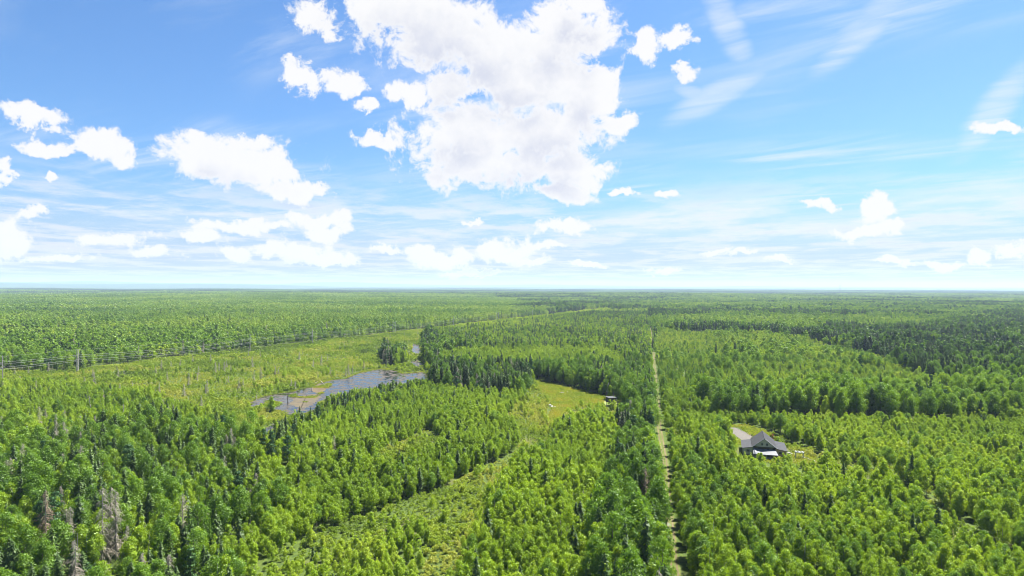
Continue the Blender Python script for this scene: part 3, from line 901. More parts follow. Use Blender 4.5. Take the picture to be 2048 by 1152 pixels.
CATG = {'young': 'tree', 'broad': 'tree', 'spruce': 'tree', 'pine': 'tree', 'dead': 'dead tree', 'shrub': 'shrub'}
PARTN = {'dead': 'branches'}
PROTO = {}
for ki, k in enumerate(KINDS):
    for lod in range(3):
        PROTO[k, lod] = [make_tree(k, lod, 1000 * ki + 100 * lod + v) for v in range(NVAR[k][lod])]
MESHES = {}
for k in KINDS:
    for v, p in enumerate(PROTO[k, 0]):
        MESHES[k, v] = (set_mesh(NAME[k] + '_crown', p['crown'][0], [p['crown'][1]], [MAT[LEAF[k]]]), set_mesh(NAME[k] + '_trunk', p['trunk'][0], [p['trunk'][1]], [MAT[BARK[k]]], smooth=True))
MESHES['dead_red'] = [set_mesh('dead_tree_red', p['crown'][0], [p['crown'][1]], [MAT['twig_red']]) for p in PROTO['dead', 0]]


def place_tree(k, v, x, y, h, tint, label, group, red=False):
    cm, tm = MESHES[k, v]
    z = float(terrain(x, y))
    s = h / PROTO[k, 0][v]['H']
    e = link(NAME[k], None, loc=(x, y, z), rz=random.uniform(0, 6.28))
    e.empty_display_size = 0.5
    sx = s * (1.0 + 0.35 * max(0.0, 1.0 - s)) * random.uniform(0.9, 1.12)
    e.scale = (sx, sx, s)
    tag(e, label, CATG[k], group)
    c_ = link(PARTN.get(k, 'crown'), MESHES['dead_red'][v] if red else cm, e)
    c_['tint'] = float(tint)
    link('stem' if k == 'shrub' else 'trunk', tm, e)
    return e


random.seed(7)
for (k, px, py, h, v, label, mt) in LANDMARKS:
    x, y = G(px, py)
    place_tree(k, v, x, y, h, 0.45, label, None, red=(mt == 'twig_red'))
    for k2 in KINDS:               # clear room
        c_ = cols[k2]
        d = np.hypot(c_[:, 0] - x, c_[:, 1] - y)
        front = (np.abs(c_[:, 0] - x * c_[:, 1] / max(y, 1)) < 2.2) & (c_[:, 1] < y) & (c_[:, 1] > y - 16) & (k in ('dead', 'pine', 'spruce'))
        cols[k2] = c_[(d > (2.0 if k == 'dead' else 2.6)) & ~front]

REST = {}
for k in KINDS:
    a = cols[k]
    ppx, ppy, dep = project(a[:, 0], a[:, 1], a[:, 2] * 0.8)
    vis = (ppx > 8) & (ppx < 2040) & (ppy > 0) & (ppy < 1140) & (a[:, 4] <= 1)
    size = a[:, 2] / dep * np.where(vis, 1, 0)
    order = np.argsort(-size)
    nsel = min(INDIV[k], int(vis.sum()))
    sel = order[:nsel]
    q3h = {}; q3t = {}
    for zi in set(a[sel, 5].astype(int)):
        mm = sel[a[sel, 5].astype(int) == zi]
        q3h[zi] = np.quantile(a[mm, 2], (0.33, 0.67)); q3t[zi] = np.quantile(a[mm, 3], (0.33, 0.67))
    for i in sel:
        zi = int(a[i, 5]); zn = ZN[zi]
        sz = ('short', 'medium', 'tall')[int(np.searchsorted(q3h[zi], a[i, 2]))]
        sh = SHADE[k][int(np.searchsorted(q3t[zi], a[i, 3]))]
        col_ = COLS[min(7, int(ppx[i] / 256))]
        place_tree(k, random.randrange(NVAR[k][0]), a[i, 0], a[i, 1], a[i, 2], a[i, 3], sz + ' ' + sh + ' ' + LOOK[k] + ' ' + WHERE[zn] + col_, LOOK[k] + 's ' + WHERE[zn])
    keep = np.ones(len(a), bool); keep[sel] = False
    REST[k] = a[keep]


# ------------------------------------------------------------------ masses: geometry-node scatter of the trees past the nearest ones
def mass(name, protos, mats, pts, rotz, scl, pick, tint, label):
    """protos: list of lists of (V, Q, material index). The mesh carries the tree shapes and one loose point per tree."""
    Vs, Qs, Ms, pid = [], [], [], []
    off = 0
    for i, parts in enumerate(protos):
        for V, Q, mi in parts:
            Vs.append(V); Qs.append(Q + off); Ms.append(np.full(len(Q), mi)); pid.append(np.full(len(V), i)); off += len(V)
    n0 = off; n = len(pts)
    V = np.concatenate(Vs + [pts])
    me = set_mesh(name, V, [np.concatenate(Qs)], mats, np.concatenate(Ms))

    def attr(nm, typ, vals, fill):
        at = me.attributes.new(nm, typ, 'POINT')
        if typ == 'FLOAT_VECTOR':
            full = np.concatenate([np.full((n0, 3), fill), vals]).astype(np.float32); at.data.foreach_set('vector', full.ravel())
        else:
            full = np.concatenate([np.full(n0, fill), vals]).astype(np.int32 if typ == 'INT' else np.float32); at.data.foreach_set('value', full)
    a_ = me.attributes.new('pid', 'INT', 'POINT')
    a_.data.foreach_set('value', np.concatenate(pid + [np.full(n, -1)]).astype(np.int32))
    attr('pick', 'INT', pick, 0); attr('rotz', 'FLOAT', rotz, 0.0); attr('scl', 'FLOAT_VECTOR', scl, 1.0); attr('tint', 'FLOAT', tint, 0.4)
    ob = link(name, me)
    tag(ob, label, None, None, 'stuff')
    ng = bpy.data.node_groups.new(name + '_scatter', 'GeometryNodeTree')
    ng.interface.new_socket('Geometry', in_out='INPUT', socket_type='NodeSocketGeometry')
    ng.interface.new_socket('Geometry', in_out='OUTPUT', socket_type='NodeSocketGeometry')
    N_, L_ = ng.nodes, ng.links
    gi = N_.new('NodeGroupInput'); go = N_.new('NodeGroupOutput')

    def named(nm, typ):
        q = N_.new('GeometryNodeInputNamedAttribute'); q.data_type = typ; q.inputs['Name'].default_value = nm
        return [o_ for o_ in q.outputs if o_.enabled and o_.name == 'Attribute'][0]
    pidf = named('pid', 'INT')

    def separate(val):
        cmp_ = N_.new('FunctionNodeCompare'); cmp_.data_type = 'INT'; cmp_.operation = 'EQUAL'
        ii = [s_ for s_ in cmp_.inputs if s_.enabled and s_.type == 'INT']
        L_.new(pidf, ii[0]); ii[1].default_value = val
        sg = N_.new('GeometryNodeSeparateGeometry'); sg.domain = 'POINT'
        L_.new(gi.outputs[0], sg.inputs['Geometry']); L_.new(cmp_.outputs[0], sg.inputs['Selection'])
        return sg.outputs[0]
    jn = N_.new('GeometryNodeJoinGeometry')
    for i in range(len(protos)):
        g2i = N_.new('GeometryNodeGeometryToInstance'); L_.new(separate(len(protos) - 1 - i), g2i.inputs[0]); L_.new(g2i.outputs[0], jn.inputs[0])
    iop = N_.new('GeometryNodeInstanceOnPoints')
    L_.new(separate(-1), iop.inputs['Points']); L_.new(jn.outputs[0], iop.inputs['Instance'])
    iop.inputs['Pick Instance'].default_value = True
    L_.new(named('pick', 'INT'), iop.inputs['Instance Index'])
    cx = N_.new('ShaderNodeCombineXYZ'); L_.new(named('rotz', 'FLOAT'), cx.inputs[2])
    L_.new(cx.outputs[0], iop.inputs['Rotation']); L_.new(named('scl', 'FLOAT_VECTOR'), iop.inputs['Scale'])
    L_.new(iop.outputs[0], go.inputs[0])
    md = ob.modifiers.new('scatter', 'NODES'); md.node_group = ng
    return ob


MASSN = {'young': ('young_hardwood_forest', 'bright green young hardwood thickets filling the land behind the nearest trees'), 'broad': ('broadleaf_forest', 'round crowned broadleaf forest spreading to the horizon'),
         'spruce': ('spruce_forest', 'dark pointed spruces scattered through the forest to the horizon'), 'pine': ('pine_forest', 'dark bushy pines scattered through the farther forest'),
         'dead': ('dead_timber', 'grey dead timber scattered through the farther forest'), 'shrub': ('undergrowth', 'low yellow green undergrowth of wet meadow and clearings')}
for k in KINDS:
    a = REST[k]
    if not len(a):
        continue
    protos = []
    for lod in range(3):
        for p in PROTO[k, lod]:
            protos.append([(p['crown'][0], p['crown'][1], 0), (p['trunk'][0], p['trunk'][1], 1)])
    n = len(a)
    ring = a[:, 4].astype(int); lod = np.minimum(ring, 2)
    nv = np.array(NVAR[k]); base = np.concatenate([[0], np.cumsum(nv)[:-1]])
    pick = base[lod] + (rng.random(n) * nv[lod]).astype(int)
    H0 = PROTO[k, 0][0]['H']
    s = a[:, 2] / H0
    wide = (1.0 + 0.35 * np.clip(1.0 - s, 0, 1)) * rng.uniform(0.88, 1.14, n) * np.array([1.0, 1.12, 1.35, 1.7])[ring]
    scl = np.stack([s * wide, s * wide, s * np.array([1, 1, 1.02, 1.1])[ring]], 1)
    pts = np.stack([a[:, 0], a[:, 1], terrain(a[:, 0], a[:, 1])], 1)
    mass(MASSN[k][0], protos, [MAT[LEAF[k]], MAT[BARK[k]]], pts, rng.uniform(0, 6.283, n), scl, pick, a[:, 3], MASSN[k][1])

# meadow grass: tufts on the open ground
gp = []
for poly, sp, tn in ((MEADOW, 0.75, 0.45), (ISLAND, 0.7, 0.25), (HOUSE_YARD, 0.9, 0.45)):
    P_ = np.array(poly); x0, y0 = P_.min(0); x1, y1 = P_.max(0)
    gx, gy = np.meshgrid(np.arange(x0, x1, sp), np.arange(y0, y1, sp))
    x = gx.ravel() + rng.uniform(-.4, .4, gx.size) * sp; y = gy.ravel() + rng.uniform(-.4, .4, gx.size) * sp
    ins = pip(poly, x, y)
    for hb in HOUSE_BOXES:
        ins &= ~pip(hb, x, y)
    x, y = x[ins], y[ins]
    gp.append(np.stack([x, y, tn + (vnoise(x, y, 9, 12) - .5) * 0.7 + (vnoise(x, y, 3, 13) - .5) * .3], 1))
PP = np.array(POND); ring_ = [tuple(p) for p in PP] + [tuple(PP[0])]
x0, y0 = PP.min(0); x1, y1 = PP.max(0)
x = rng.uniform(x0 - 2, x1 + 2, 26000); y = rng.uniform(y0 - 2, y1 + 2, 26000)
ds = polydist(ring_, x, y); keep = (ds < 0.8 + 5.0 * np.clip(vnoise(x, y, 9, 71) - .35, 0, 1)) | (pip(POND, x, y) & (vnoise(x, y, 7, 72) > 0.80) & (x < G(640, 790)[0]))
x, y = x[keep], y[keep]
gp.append(np.stack([x, y, 0.25 + (vnoise(x, y, 6, 73) - .5) * 0.8], 1))
gp = np.concatenate(gp)
n = len(gp)
gpro = [[(*make_tree('grass', 0, 9000 + v)['crown'], 0)] for v in range(5)]
s = rng.uniform(0.6, 1.3, (n, 1)) * np.ones((1, 3))
mass('meadow_grass', gpro, [MAT['grass']], np.stack([gp[:, 0], gp[:, 1], terrain(gp[:, 0], gp[:, 1])], 1), rng.uniform(0, 6.28, n), s, rng.integers(0, 5, n), gp[:, 2], 'yellow green rough grass of the clearing and house yard')

# farthest forest: groves of many crowns up to the hills
gro = []
for v in range(5):
    r_ = np.random.default_rng(500 + v)
    parts = []
    for q in range(34):
        kd = 'spruce' if r_.random() < 0.3 else 'broad'
        p = PROTO[kd, 2][r_.integers(0, 4)]
        sc_ = r_.uniform(0.75, 1.2)
        V = p['crown'][0] * np.array([sc_ * 1.15, sc_ * 1.15, sc_]) + np.array([r_.uniform(-24, 24), r_.uniform(-24, 24), -1.5])
        parts.append((V, p['crown'][1], 1 if kd == 'spruce' else 0))
    gro.append(parts)
s = 44.0
y0, y1 = 5200.0, 13500.0
gx, gy = np.meshgrid(np.arange(-y1 * HALF, y1 * HALF, s), np.arange(y0, y1, s))
x = gx.ravel() + rng.uniform(-.3, .3, gx.size) * s; y = gy.ravel() + rng.uniform(-.3, .3, gx.size) * s
k_ = np.abs(x) < y * HALF
x, y = x[k_], y[k_]
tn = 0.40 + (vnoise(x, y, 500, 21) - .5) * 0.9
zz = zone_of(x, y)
tn = np.where(zz == ZI['dark'], tn - 0.3, tn)  # conifer country, and the painted cloud shadow band, by darker leaf colour
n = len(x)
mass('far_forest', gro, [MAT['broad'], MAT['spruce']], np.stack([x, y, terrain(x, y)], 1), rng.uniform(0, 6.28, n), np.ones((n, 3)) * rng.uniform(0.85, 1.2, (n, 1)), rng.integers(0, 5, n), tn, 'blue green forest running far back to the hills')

#PART2
# ------------------------------------------------------------------ water, mud, trail, gravel
def smooth_poly(poly, n=4, amp=0.8, seed=0):
    """closed outline with extra wobbling points"""
    r_ = np.random.default_rng(seed)
    P_ = np.array(poly); out_ = []
    k = len(P_)
    for i in range(k):
        p0, p1, p2, p3 = P_[i - 1], P_[i], P_[(i + 1) % k], P_[(i + 2) % k]
        for q in range(n):
            u = q / n
            c_ = 0.5 * ((2 * p1) + (-p0 + p2) * u + (2 * p0 - 5 * p1 + 4 * p2 - p3) * u ** 2 + (-p0 + 3 * p1 - 3 * p2 + p3) * u ** 3)
            out_.append(c_ + r_.normal(size=2) * amp)
    return np.array(out_)


def sheet(name, poly, z, mat, n=4, amp=0.8, seed=0):
    import bmesh
    P_ = smooth_poly(poly, n, amp, seed)
    bm = bmesh.new()
    vs = [bm.verts.new((p[0], p[1], float(terrain(p[0], p[1])) + z)) for p in P_]
    f_ = bm.faces.new(vs)
    bm.normal_update()
    if f_.normal.z < 0:
        bmesh.ops.reverse_faces(bm, faces=[f_])
    bmesh.ops.triangulate(bm, faces=bm.faces[:])
    me = bpy.data.meshes.new(name); bm.to_mesh(me); bm.free()
    me.materials.append(mat)
    return struct(name, me)


m, t, out = new_mat('pond_water')
b = t.node('ShaderNodeBsdfPrincipled')
P = t.node('ShaderNodeNewGeometry').outputs['Position']
wn_ = t.noise(t.vec('MULTIPLY', P, (1.0, 1.0, 0)), 0.22, 5.0, 0.62)
wcol = t.mix(t.step(wn_, 0.43, 0.60), (0.010, 0.012, 0.013, 1), (0.062, 0.052, 0.038, 1))
t.put(b.inputs['Base Color'], wcol)
t.put(b.inputs['Roughness'], t.step(wn_, 0.43, 0.60, 0.05, 0.6)); b.inputs['IOR'].default_value = 1.24
bp = t.node('ShaderNodeBump'); bp.inputs['Strength'].default_value = 0.02; bp.inputs['Distance'].default_value = 0.1
t.put(bp.inputs['Height'], t.noise(P, 1.5, 3.0, 0.6)); t.l.new(bp.outputs[0], b.inputs['Normal'])
t.l.new(b.outputs[0], out.inputs[0])
MAT['water'] = m
tag(sheet('pond', POND, 0.05, m, 5, 0.55, 1), 'shallow grey blue pond with brown margins in the wet meadow')
for i, cpoly in enumerate(CREEKS):
    tag(sheet('stream', cpoly, 0.05, m, 4, 0.4, 2 + i), ['small patch of stream water beyond the pond', 'narrow pool just behind the right end of the pond', 'narrow outflow stream below the near end of the pond'][i])
MAT['mud'] = plain_mat('mud', (0.085, 0.064, 0.030), 0.6, second=(0.05, 0.042, 0.024), scale=0.25)
MAT['mud2'] = plain_mat('wet_mud', (0.10, 0.066, 0.020), 0.5, second=(0.06, 0.042, 0.015), scale=0.35)
tag(sheet('mud_bank', MUD[0], 0.058, MAT['mud'], 9, 0.8, 11), 'large tan mud shallow in the near half of the pond')
tag(sheet('mud_bank', MUD[1], 0.058, MAT['mud2'], 8, 0.5, 12), 'small ochre mud shallow by the logs at the pond narrows')
MAT['turf'] = plain_mat('island_turf', (0.10, 0.17, 0.03), 0.9, second=(0.13, 0.19, 0.03), scale=0.5)
tag(sheet('pond_island', ISLAND, 0.12, MAT['turf'], 4, 0.4, 13), 'low green grassy islet in the near end of the pond')
m, t, out = new_mat('meadow_ground')
b = t.node('ShaderNodeBsdfPrincipled'); b.inputs['Roughness'].default_value = 0.95
P = t.node('ShaderNodeNewGeometry').outputs['Position']
col = t.mix(t.step(t.noise(P, 0.16, 4.0, 0.6), 0.38, 0.64), (0.105, 0.145, 0.022, 1), (0.150, 0.150, 0.030, 1))
col = t.mix(t.math('MULTIPLY', t.step(t.noise(P, 1.1, 4.0, 0.6), 0.45, 0.7), 0.5), col, (0.11, 0.16, 0.03, 1))
t.put(b.inputs['Base Color'], col); t.l.new(b.outputs[0], out.inputs[0])
tag(sheet('meadow', MEADOW, 0.03, m, 4, 0.8, 14), 'golden green grassy clearing left of the dirt trail')

# dirt trail: a strip with two pale wheel ruts and a grassy crown
m, t, out = new_mat('trail_dirt')
b = t.node('ShaderNodeBsdfPrincipled'); b.inputs['Roughness'].default_value = 0.95; b.inputs['Specular IOR Level'].default_value = 0.1
ac = t.node('ShaderNodeAttribute', attribute_name='across').outputs['Fac']
P = t.node('ShaderNodeNewGeometry').outputs['Position']
nn = t.noise(P, 0.5, 5.0, 0.65)
rut = t.math('ABSOLUTE', t.math('SUBTRACT', t.math('ABSOLUTE', t.math('ADD', ac, t.math('MULTIPLY_ADD', t.noise(P, 0.09, 3.0, 0.5), 0.5, -0.25))), 0.52))
rutm = t.step(t.math('ADD', rut, t.math('MULTIPLY_ADD', nn, 0.5, -0.25)), 0.27, 0.06)
dry = t.mix(t.step(t.noise(P, 0.05, 3.0, 0.6), 0.4, 0.62), (0.085, 0.068, 0.038, 1), (0.125, 0.102, 0.060, 1))
grs = t.mix(t.step(nn, 0.4, 0.62), (0.060, 0.082, 0.016, 1), (0.095, 0.098, 0.030, 1))
t.put(b.inputs['Base Color'], t.mix(rutm, grs, dry)); t.l.new(b.outputs[0], out.inputs[0])
t0, t1 = np.array(TRAIL[0]), np.array(TRAIL[2]) + (np.array(TRAIL[2]) - np.array(TRAIL[1])) * 0.25
tl = np.linalg.norm(t1 - t0); td = (t1 - t0) / tl; tnr = np.array([td[1], -td[0]])
nseg = 240
V, Q, acr = [], [], []
for i in range(nseg + 1):
    p = t0 + td * tl * i / nseg
    d_ = np.array(TRAIL[1]) - t0
    p = p + tnr * (math.sin(i * 0.23) * 0.25 + math.sin(i * 0.071) * 0.35)
    for u in (-1, -0.5, 0, 0.5, 1):
        q = p + tnr * u * 1.15
        V.append((q[0], q[1], float(terrain(q[0], q[1])) + 0.04)); acr.append(u)
for i in range(nseg):
    for j in range(4):
        a_ = i * 5 + j
        Q.append((a_, a_ + 1, a_ + 6, a_ + 5))
me = set_mesh('dirt_trail', V, [np.array(Q)], [m])
at = me.attributes.new('across', 'FLOAT', 'POINT'); at.data.foreach_set('value', np.array(acr, dtype=np.float32))
struct('dirt_trail', me, 'straight sandy two rut dirt trail running away through the forest')
MAT['gravel'] = plain_mat('gravel', (0.105, 0.096, 0.086), 0.95, second=(0.078, 0.072, 0.064), scale=1.2, bump=0.4)
tag(sheet('gravel_driveway', GP([(1456, 857), (1468, 855), (1486, 862), (1504, 870), (1514, 878), (1492, 885), (1476, 875), (1464, 866)]), 0.06, MAT['gravel'], 3, 0.25, 21), 'pale grey gravel driveway behind the house')
MAT['sand'] = plain_mat('lane_sand', (0.26, 0.18, 0.11), 0.95, second=(0.2, 0.14, 0.08), scale=0.6)
tag(sheet('sandy_lane', GP([(1882, 1045), (1896, 1057), (1912, 1066), (1916, 1075), (1898, 1068), (1882, 1056)]), 0.03, MAT['sand'], 3, 0.2, 22), 'bare patch of orange sand on the lane through the right hand tree rows')

# ------------------------------------------------------------------ house
def brick_rows(name, base, second, fr, rough=0.75):
    """boards or shingles: fine rows in the colour and relief only"""
    m_, t_, o_ = new_mat(name)
    b_ = t_.node('ShaderNodeBsdfPrincipled'); b_.inputs['Roughness'].default_value = rough; b_.inputs['Specular IOR Level'].default_value = 0.12
    tcn = t_.node('ShaderNodeTexCoord'); sp_ = t_.node('ShaderNodeSeparateXYZ'); t_.put(sp_.inputs[0], tcn.outputs['Object'])
    w_ = t_.math('FRACT', t_.math('MULTIPLY', sp_.outputs[2], fr))
    n_ = t_.noise(tcn.outputs['Object'], 1.6, 5.0, 0.6)
    c_ = t_.mix(t_.step(n_, 0.35, 0.65), (*base, 1), (*second, 1))
    bp_ = t_.node('ShaderNodeBump'); bp_.inputs['Strength'].default_value = 0.6; bp_.inputs['Distance'].default_value = 0.03
    t_.put(bp_.inputs['Height'], w_); t_.l.new(bp_.outputs[0], b_.inputs['Normal'])
    t_.put(b_.inputs['Base Color'], c_); t_.l.new(b_.outputs[0], o_.inputs[0])
    return m_


M_SIDE = brick_rows('clapboard', (0.40, 0.385, 0.28), (0.35, 0.34, 0.25), 5.0)
M_TAN = brick_rows('tan_clapboard', (0.33, 0.25, 0.155), (0.28, 0.21, 0.13), 5.0)
M_ROOF = brick_rows('slate_shingle', (0.043, 0.044, 0.048), (0.033, 0.034, 0.037), 4.0, 0.9)
M_ROOF2 = brick_rows('grey_shingle', (0.050, 0.052, 0.058), (0.040, 0.042, 0.047), 4.0, 0.9)
M_WHITE = plain_mat('white_trim', (0.30, 0.31, 0.30), 0.5, second=(0.26, 0.27, 0.27))
M_METAL = plain_mat('pale_metal', (0.105, 0.112, 0.125), 0.6, second=(0.085, 0.092, 0.105), scale=0.9)
M_RECESS_SHADE = plain_mat('recess_shade_paint', (0.025, 0.025, 0.03), 0.6)  # near-black colour painting in the shade of the porch recess
M_STONE = plain_mat('foundation', (0.22, 0.21, 0.20), 0.95)
m, t, out = new_mat('window_glass')
b = t.node('ShaderNodeBsdfPrincipled'); b.inputs['Base Color'].default_value = (0.02, 0.025, 0.03, 1); b.inputs['Roughness'].default_value = 0.05
t.l.new(b.outputs[0], out.inputs[0]); M_GLASS = m

hz = float(terrain(*H_CEN))
house = link('house', None, loc=(H_CEN[0], H_CEN[1], hz), rz=H_ROT)
tag(house, 'beige country house with steep dark gabled roof and pale porch roof', 'house')


def part(name, mb, mat, parent):
    return link(name, mb.mesh(name, mat), parent)


def wall_box(x0, x1, y0, y1, z0, z1):
    mb = MB(); mb.box(((x0 + x1) / 2, (y0 + y1) / 2, (z0 + z1) / 2), (x1 - x0, y1 - y0, z1 - z0)); return mb


GW, WW, DP = 3.7, 3.5, 13.0
part('wall', wall_box(-GW + .05, GW - .05, 2.4, DP, 0.35, 3.35), M_RECESS_SHADE, house)  # recess wall, its shade put into the colour
part('foundation', wall_box(-GW - WW + .1, GW + WW - .1, 0.6, DP - .1, -0.5, 0.35), M_STONE, house)
# gable: triangular wall above the porch recess, front and rear
mb = MB()
for y in (0.0, DP - 0.02):
    o = len(mb.v)
    P_ = [(-GW, y, 3.38), (GW, y, 3.38), (0, y, 6.2), (-GW, y + .18, 3.38), (GW, y + .18, 3.38), (0, y + .18, 6.2)]
    mb.add(P_, [(0, 3, 5, 2), (1, 2, 5, 4), (0, 1, 4, 3)], [(0, 2, 1), (3, 4, 5)])
gab = part('gable_wall', mb, M_SIDE, house)
mb = MB(); mb.box((0, 1.3, 3.36), (2 * GW - .1, 2.4, 0.06)); part('porch_ceiling', mb, M_RECESS_SHADE, house)
for s in (-1, 1):
    mb = MB(); mb.slab([(0, -0.45, 6.40), (s * (GW + .45), -0.45, 3.18), (s * (GW + .45), DP + .45, 3.18), (0, DP + .45, 6.40)], 0.16)
    part('roof', mb, M_ROOF, house)
    mb = MB()
    mb.tube([(0, -0.5, 6.36), (s * (GW + .48), -0.5, 3.12)], 0.09, 4); part('barge_board', mb, M_WHITE, house)
    # side wings
    mat_w = M_SIDE if s < 0 else M_TAN
    x0, x1 = sorted((s * GW, s * (GW + WW)))
    yf = 0.3 if s < 0 else -0.3
    wl = part('wing_wall', wall_box(x0, x1, yf, DP - .6, 0.35, 2.55), mat_w, house)
    mb = MB(); mb.slab([(s * (GW - .12), yf - .35, 3.18), (s * (GW + WW + .4), yf - .35, 2.52), (s * (GW + WW + .4), DP - .3, 2.52), (s * (GW - .12), DP - .3, 3.18)], 0.14)
    part('wing_roof', mb, M_ROOF2, house)
    mb = MB()
    o = [(x0, yf + .002, 2.5), (x1, yf + .002, 2.5), (s * GW, yf + .002, 3.05)]
    o += [(a_, b_ + .15, c_) for a_, b_, c_ in o]
    mb.add(o, [(0, 3, 5, 2), (1, 2, 5, 4), (0, 1, 4, 3)], [(0, 2, 1), (3, 4, 5)])
    part('wing_gable', mb, mat_w, house)
    mb = MB()
    for xx in (x0 + .06, x1 - .06):
        mb.box((xx, yf - .03, 1.42), (0.14, 0.08, 2.1))
    part('corner_board', mb, M_WHITE, house)
    # side windows along the wing
    for yy in (2.5, 6.0, 9.5):
        xs = s * (GW + WW)
        mb = MB(); mb.box((xs, yy, 1.65), (0.12, 1.15, 1.15)); wf = part('window', mb, M_WHITE, house)
        mb = MB(); mb.box((xs + s * .04, yy, 1.65), (0.08, 0.95, 0.95)); part('pane', mb, M_GLASS, wf)


def front_window(x, y, z, w, h, parent):
    mb = MB(); mb.box((x, y, z), (w + .2, 0.10, h + .2)); wf = part('window', mb, M_WHITE, parent)
    mb = MB(); mb.box((x, y - .04, z), (w, 0.06, h)); part('pane', mb, M_GLASS, wf)


for xx in (-0.75, 0.85):
    front_window(xx, -.02, 4.25, 0.55, 0.75, house)
front_window(GW + WW * .45, -.32, 1.65, 0.95, 0.75, house)
front_window(-GW - WW * .5, .28, 1.65, 1.0, 0.8, house)
for xx in (-2.4, 0.0, 2.4):
    mb = MB(); mb.box((xx, 2.38, 1.9), (1.7, 0.1, 2.3)); wf = part('window', mb, M_RECESS_SHADE, house)  # frames blackened like the wall, as painted shade
    mb = MB(); mb.box((xx, 2.35, 1.9), (1.5, 0.08, 2.1)); part('pane', mb, M_GLASS, wf)
# porch roof: pale metal, sloping to the front, hipped on its left end
mb = MB(); mb.slab([(-2.0, -0.1, 2.65), (GW - .1, -0.1, 2.65), (GW + .6, -4.6, 1.75), (-2.9, -4.6, 1.75)], 0.08); part('porch_roof', mb, M_METAL, house)
mb = MB(); mb.slab([(-GW + .1, 0.3, 3.0), (-2.0, -0.1, 2.648), (-2.9, -4.6, 1.748), (-GW - .2, -3.2, 1.5)], 0.08); part('porch_roof', mb, M_METAL, house)
for xx, yy in ((-GW, -3.0), (-2.7, -4.4), (0.4, -4.4), (GW + .4, -4.4)):
    mb = MB(); mb.box((xx, yy, 0.8), (0.16, 0.16, 1.8)); part('porch_post', mb, M_WHITE, house)
mb = MB(); mb.box((0, -2.2, 0.22), (2 * GW, 4.2, 0.16)); part('porch_floor', mb, plain_mat('deck_board', (0.32, 0.27, 0.21), 0.9), house)
mb = MB(); mb.tube([(0, -0.5, 6.42), (0, DP + .5, 6.42)], 0.09, 4); part('ridge_cap', mb, M_ROOF, house)

# red leaved shrub, garden arbour, stone edging
x, y = G(1545, 884)
e = link('red_shrub', None, loc=(x, y, float(terrain(x, y)))); e.scale = (1.6, 1.6, 1.9)
tag(e, 'dark red leaved shrub behind the right wing of the house', 'shrub')
link('crown', set_mesh('red_crown', PROTO['shrub', 0][0]['crown'][0], [PROTO['shrub', 0][0]['crown'][1]], [MAT['redleaf']]), e)['tint'] = 0.5
link('stem', MESHES['shrub', 0][1], e)
x, y = G(1599, 917)
ar = link('garden_arbour', None, loc=(x, y, float(terrain(x, y))), rz=H_ROT - 0.2)
tag(ar, 'small pale timber garden arbour in the yard right of the house', 'arbour')
for px_ in (-1.2, 1.2):
    for py_ in (-.9, .9):
        mb = MB(); mb.box((px_, py_, 1.05), (0.16, 0.16, 2.2)); part('post', mb, M_WHITE, ar)
for py_ in (-.9, .9):
    mb = MB(); mb.box((0, py_, 2.22), (3.1, 0.14, 0.16)); part('beam', mb, M_WHITE, ar)
for q in range(7):
    mb = MB(); mb.box((-1.35 + q * .45, 0, 2.36), (0.12, 2.5, 0.10)); part('slat', mb, M_WHITE, ar)
M_PALE = plain_mat('pale_stone', (0.34, 0.33, 0.32), 0.9, second=(0.25, 0.24, 0.23), scale=2)


def stone_mesh(seed):
    import bmesh
    r_ = np.random.default_rng(seed)
    bm = bmesh.new(); bmesh.ops.create_icosphere(bm, subdivisions=2, radius=0.5)
    ph = r_.uniform(0, 6, 6)
    for v_ in bm.verts:
        c_ = v_.co
        k_ = 1 + 0.16 * math.sin(c_.x * 7 + ph[0]) + 0.14 * math.sin(c_.y * 8 + ph[1]) + 0.12 * math.sin(c_.z * 9 + ph[2])
        v_.co = c_ * k_
        v_.co.z = max(v_.co.z * 0.72, -0.18)
    me_ = bpy.data.meshes.new('stone'); bm.to_mesh(me_); bm.free(); me_.materials.append(M_PALE)
    return me_


STONES = [stone_mesh(i) for i in range(4)]
for (a_, b_, n_, lb_) in (((1577, 906), (1597, 912), 12, 'row of pale edging stones between the house and the arbour'), ((1605, 914), (1644, 929), 20, 'long row of pale edging stones running right from the arbour'), ((1581, 900), (1596, 905), 9, 'short upper row of pale edging stones in the house yard')):
    pa, pb = np.array(G(*a_)), np.array(G(*b_))
    e = link('stone_border', None, loc=(pa[0], pa[1], float(terrain(*pa)))); tag(e, lb_, 'stone border', 'edging stones of the house yard')
    for q in range(n_):
        d_ = (pb - pa) * q / (n_ - 1)
        s_ = link('stone', STONES[q % 4], e, loc=(d_[0] + random.uniform(-.15, .15), d_[1] + random.uniform(-.15, .15), 0.12), rz=random.uniform(0, 6))
        k_ = random.uniform(0.55, 0.95); s_.scale = (k_ * 1.2, k_, k_ * .8)

# ------------------------------------------------------------------ raised hunting hut at the clearing
x, y = G(1221.5, 811)
hut = link('hunting_hut', None, loc=(x, y, float(terrain(x, y))), rz=math.radians(24))
tag(hut, 'small dark raised wooden hut with grey flat roof at the right end of the clearing', 'hut')
M_HUT = plain_mat('dark_hut_board', (0.085, 0.07, 0.06), 0.9, second=(0.055, 0.045, 0.04), scale=2)
M_HUTR = plain_mat('grey_hut_roof', (0.055, 0.058, 0.062), 0.8, second=(0.035, 0.038, 0.042), scale=1.5)
for px_ in (-1.5, 1.5):
    for py_ in (-1.5, 1.5):
        mb = MB(); mb.tube([(px_, py_, -.3), (px_, py_, 1.7)], 0.11, 6); part('post', mb, MAT['bark'], hut)
mb = MB(); mb.box((0, 0, 1.75), (3.7, 3.7, 0.14)); part('floor', mb, M_HUT, hut)
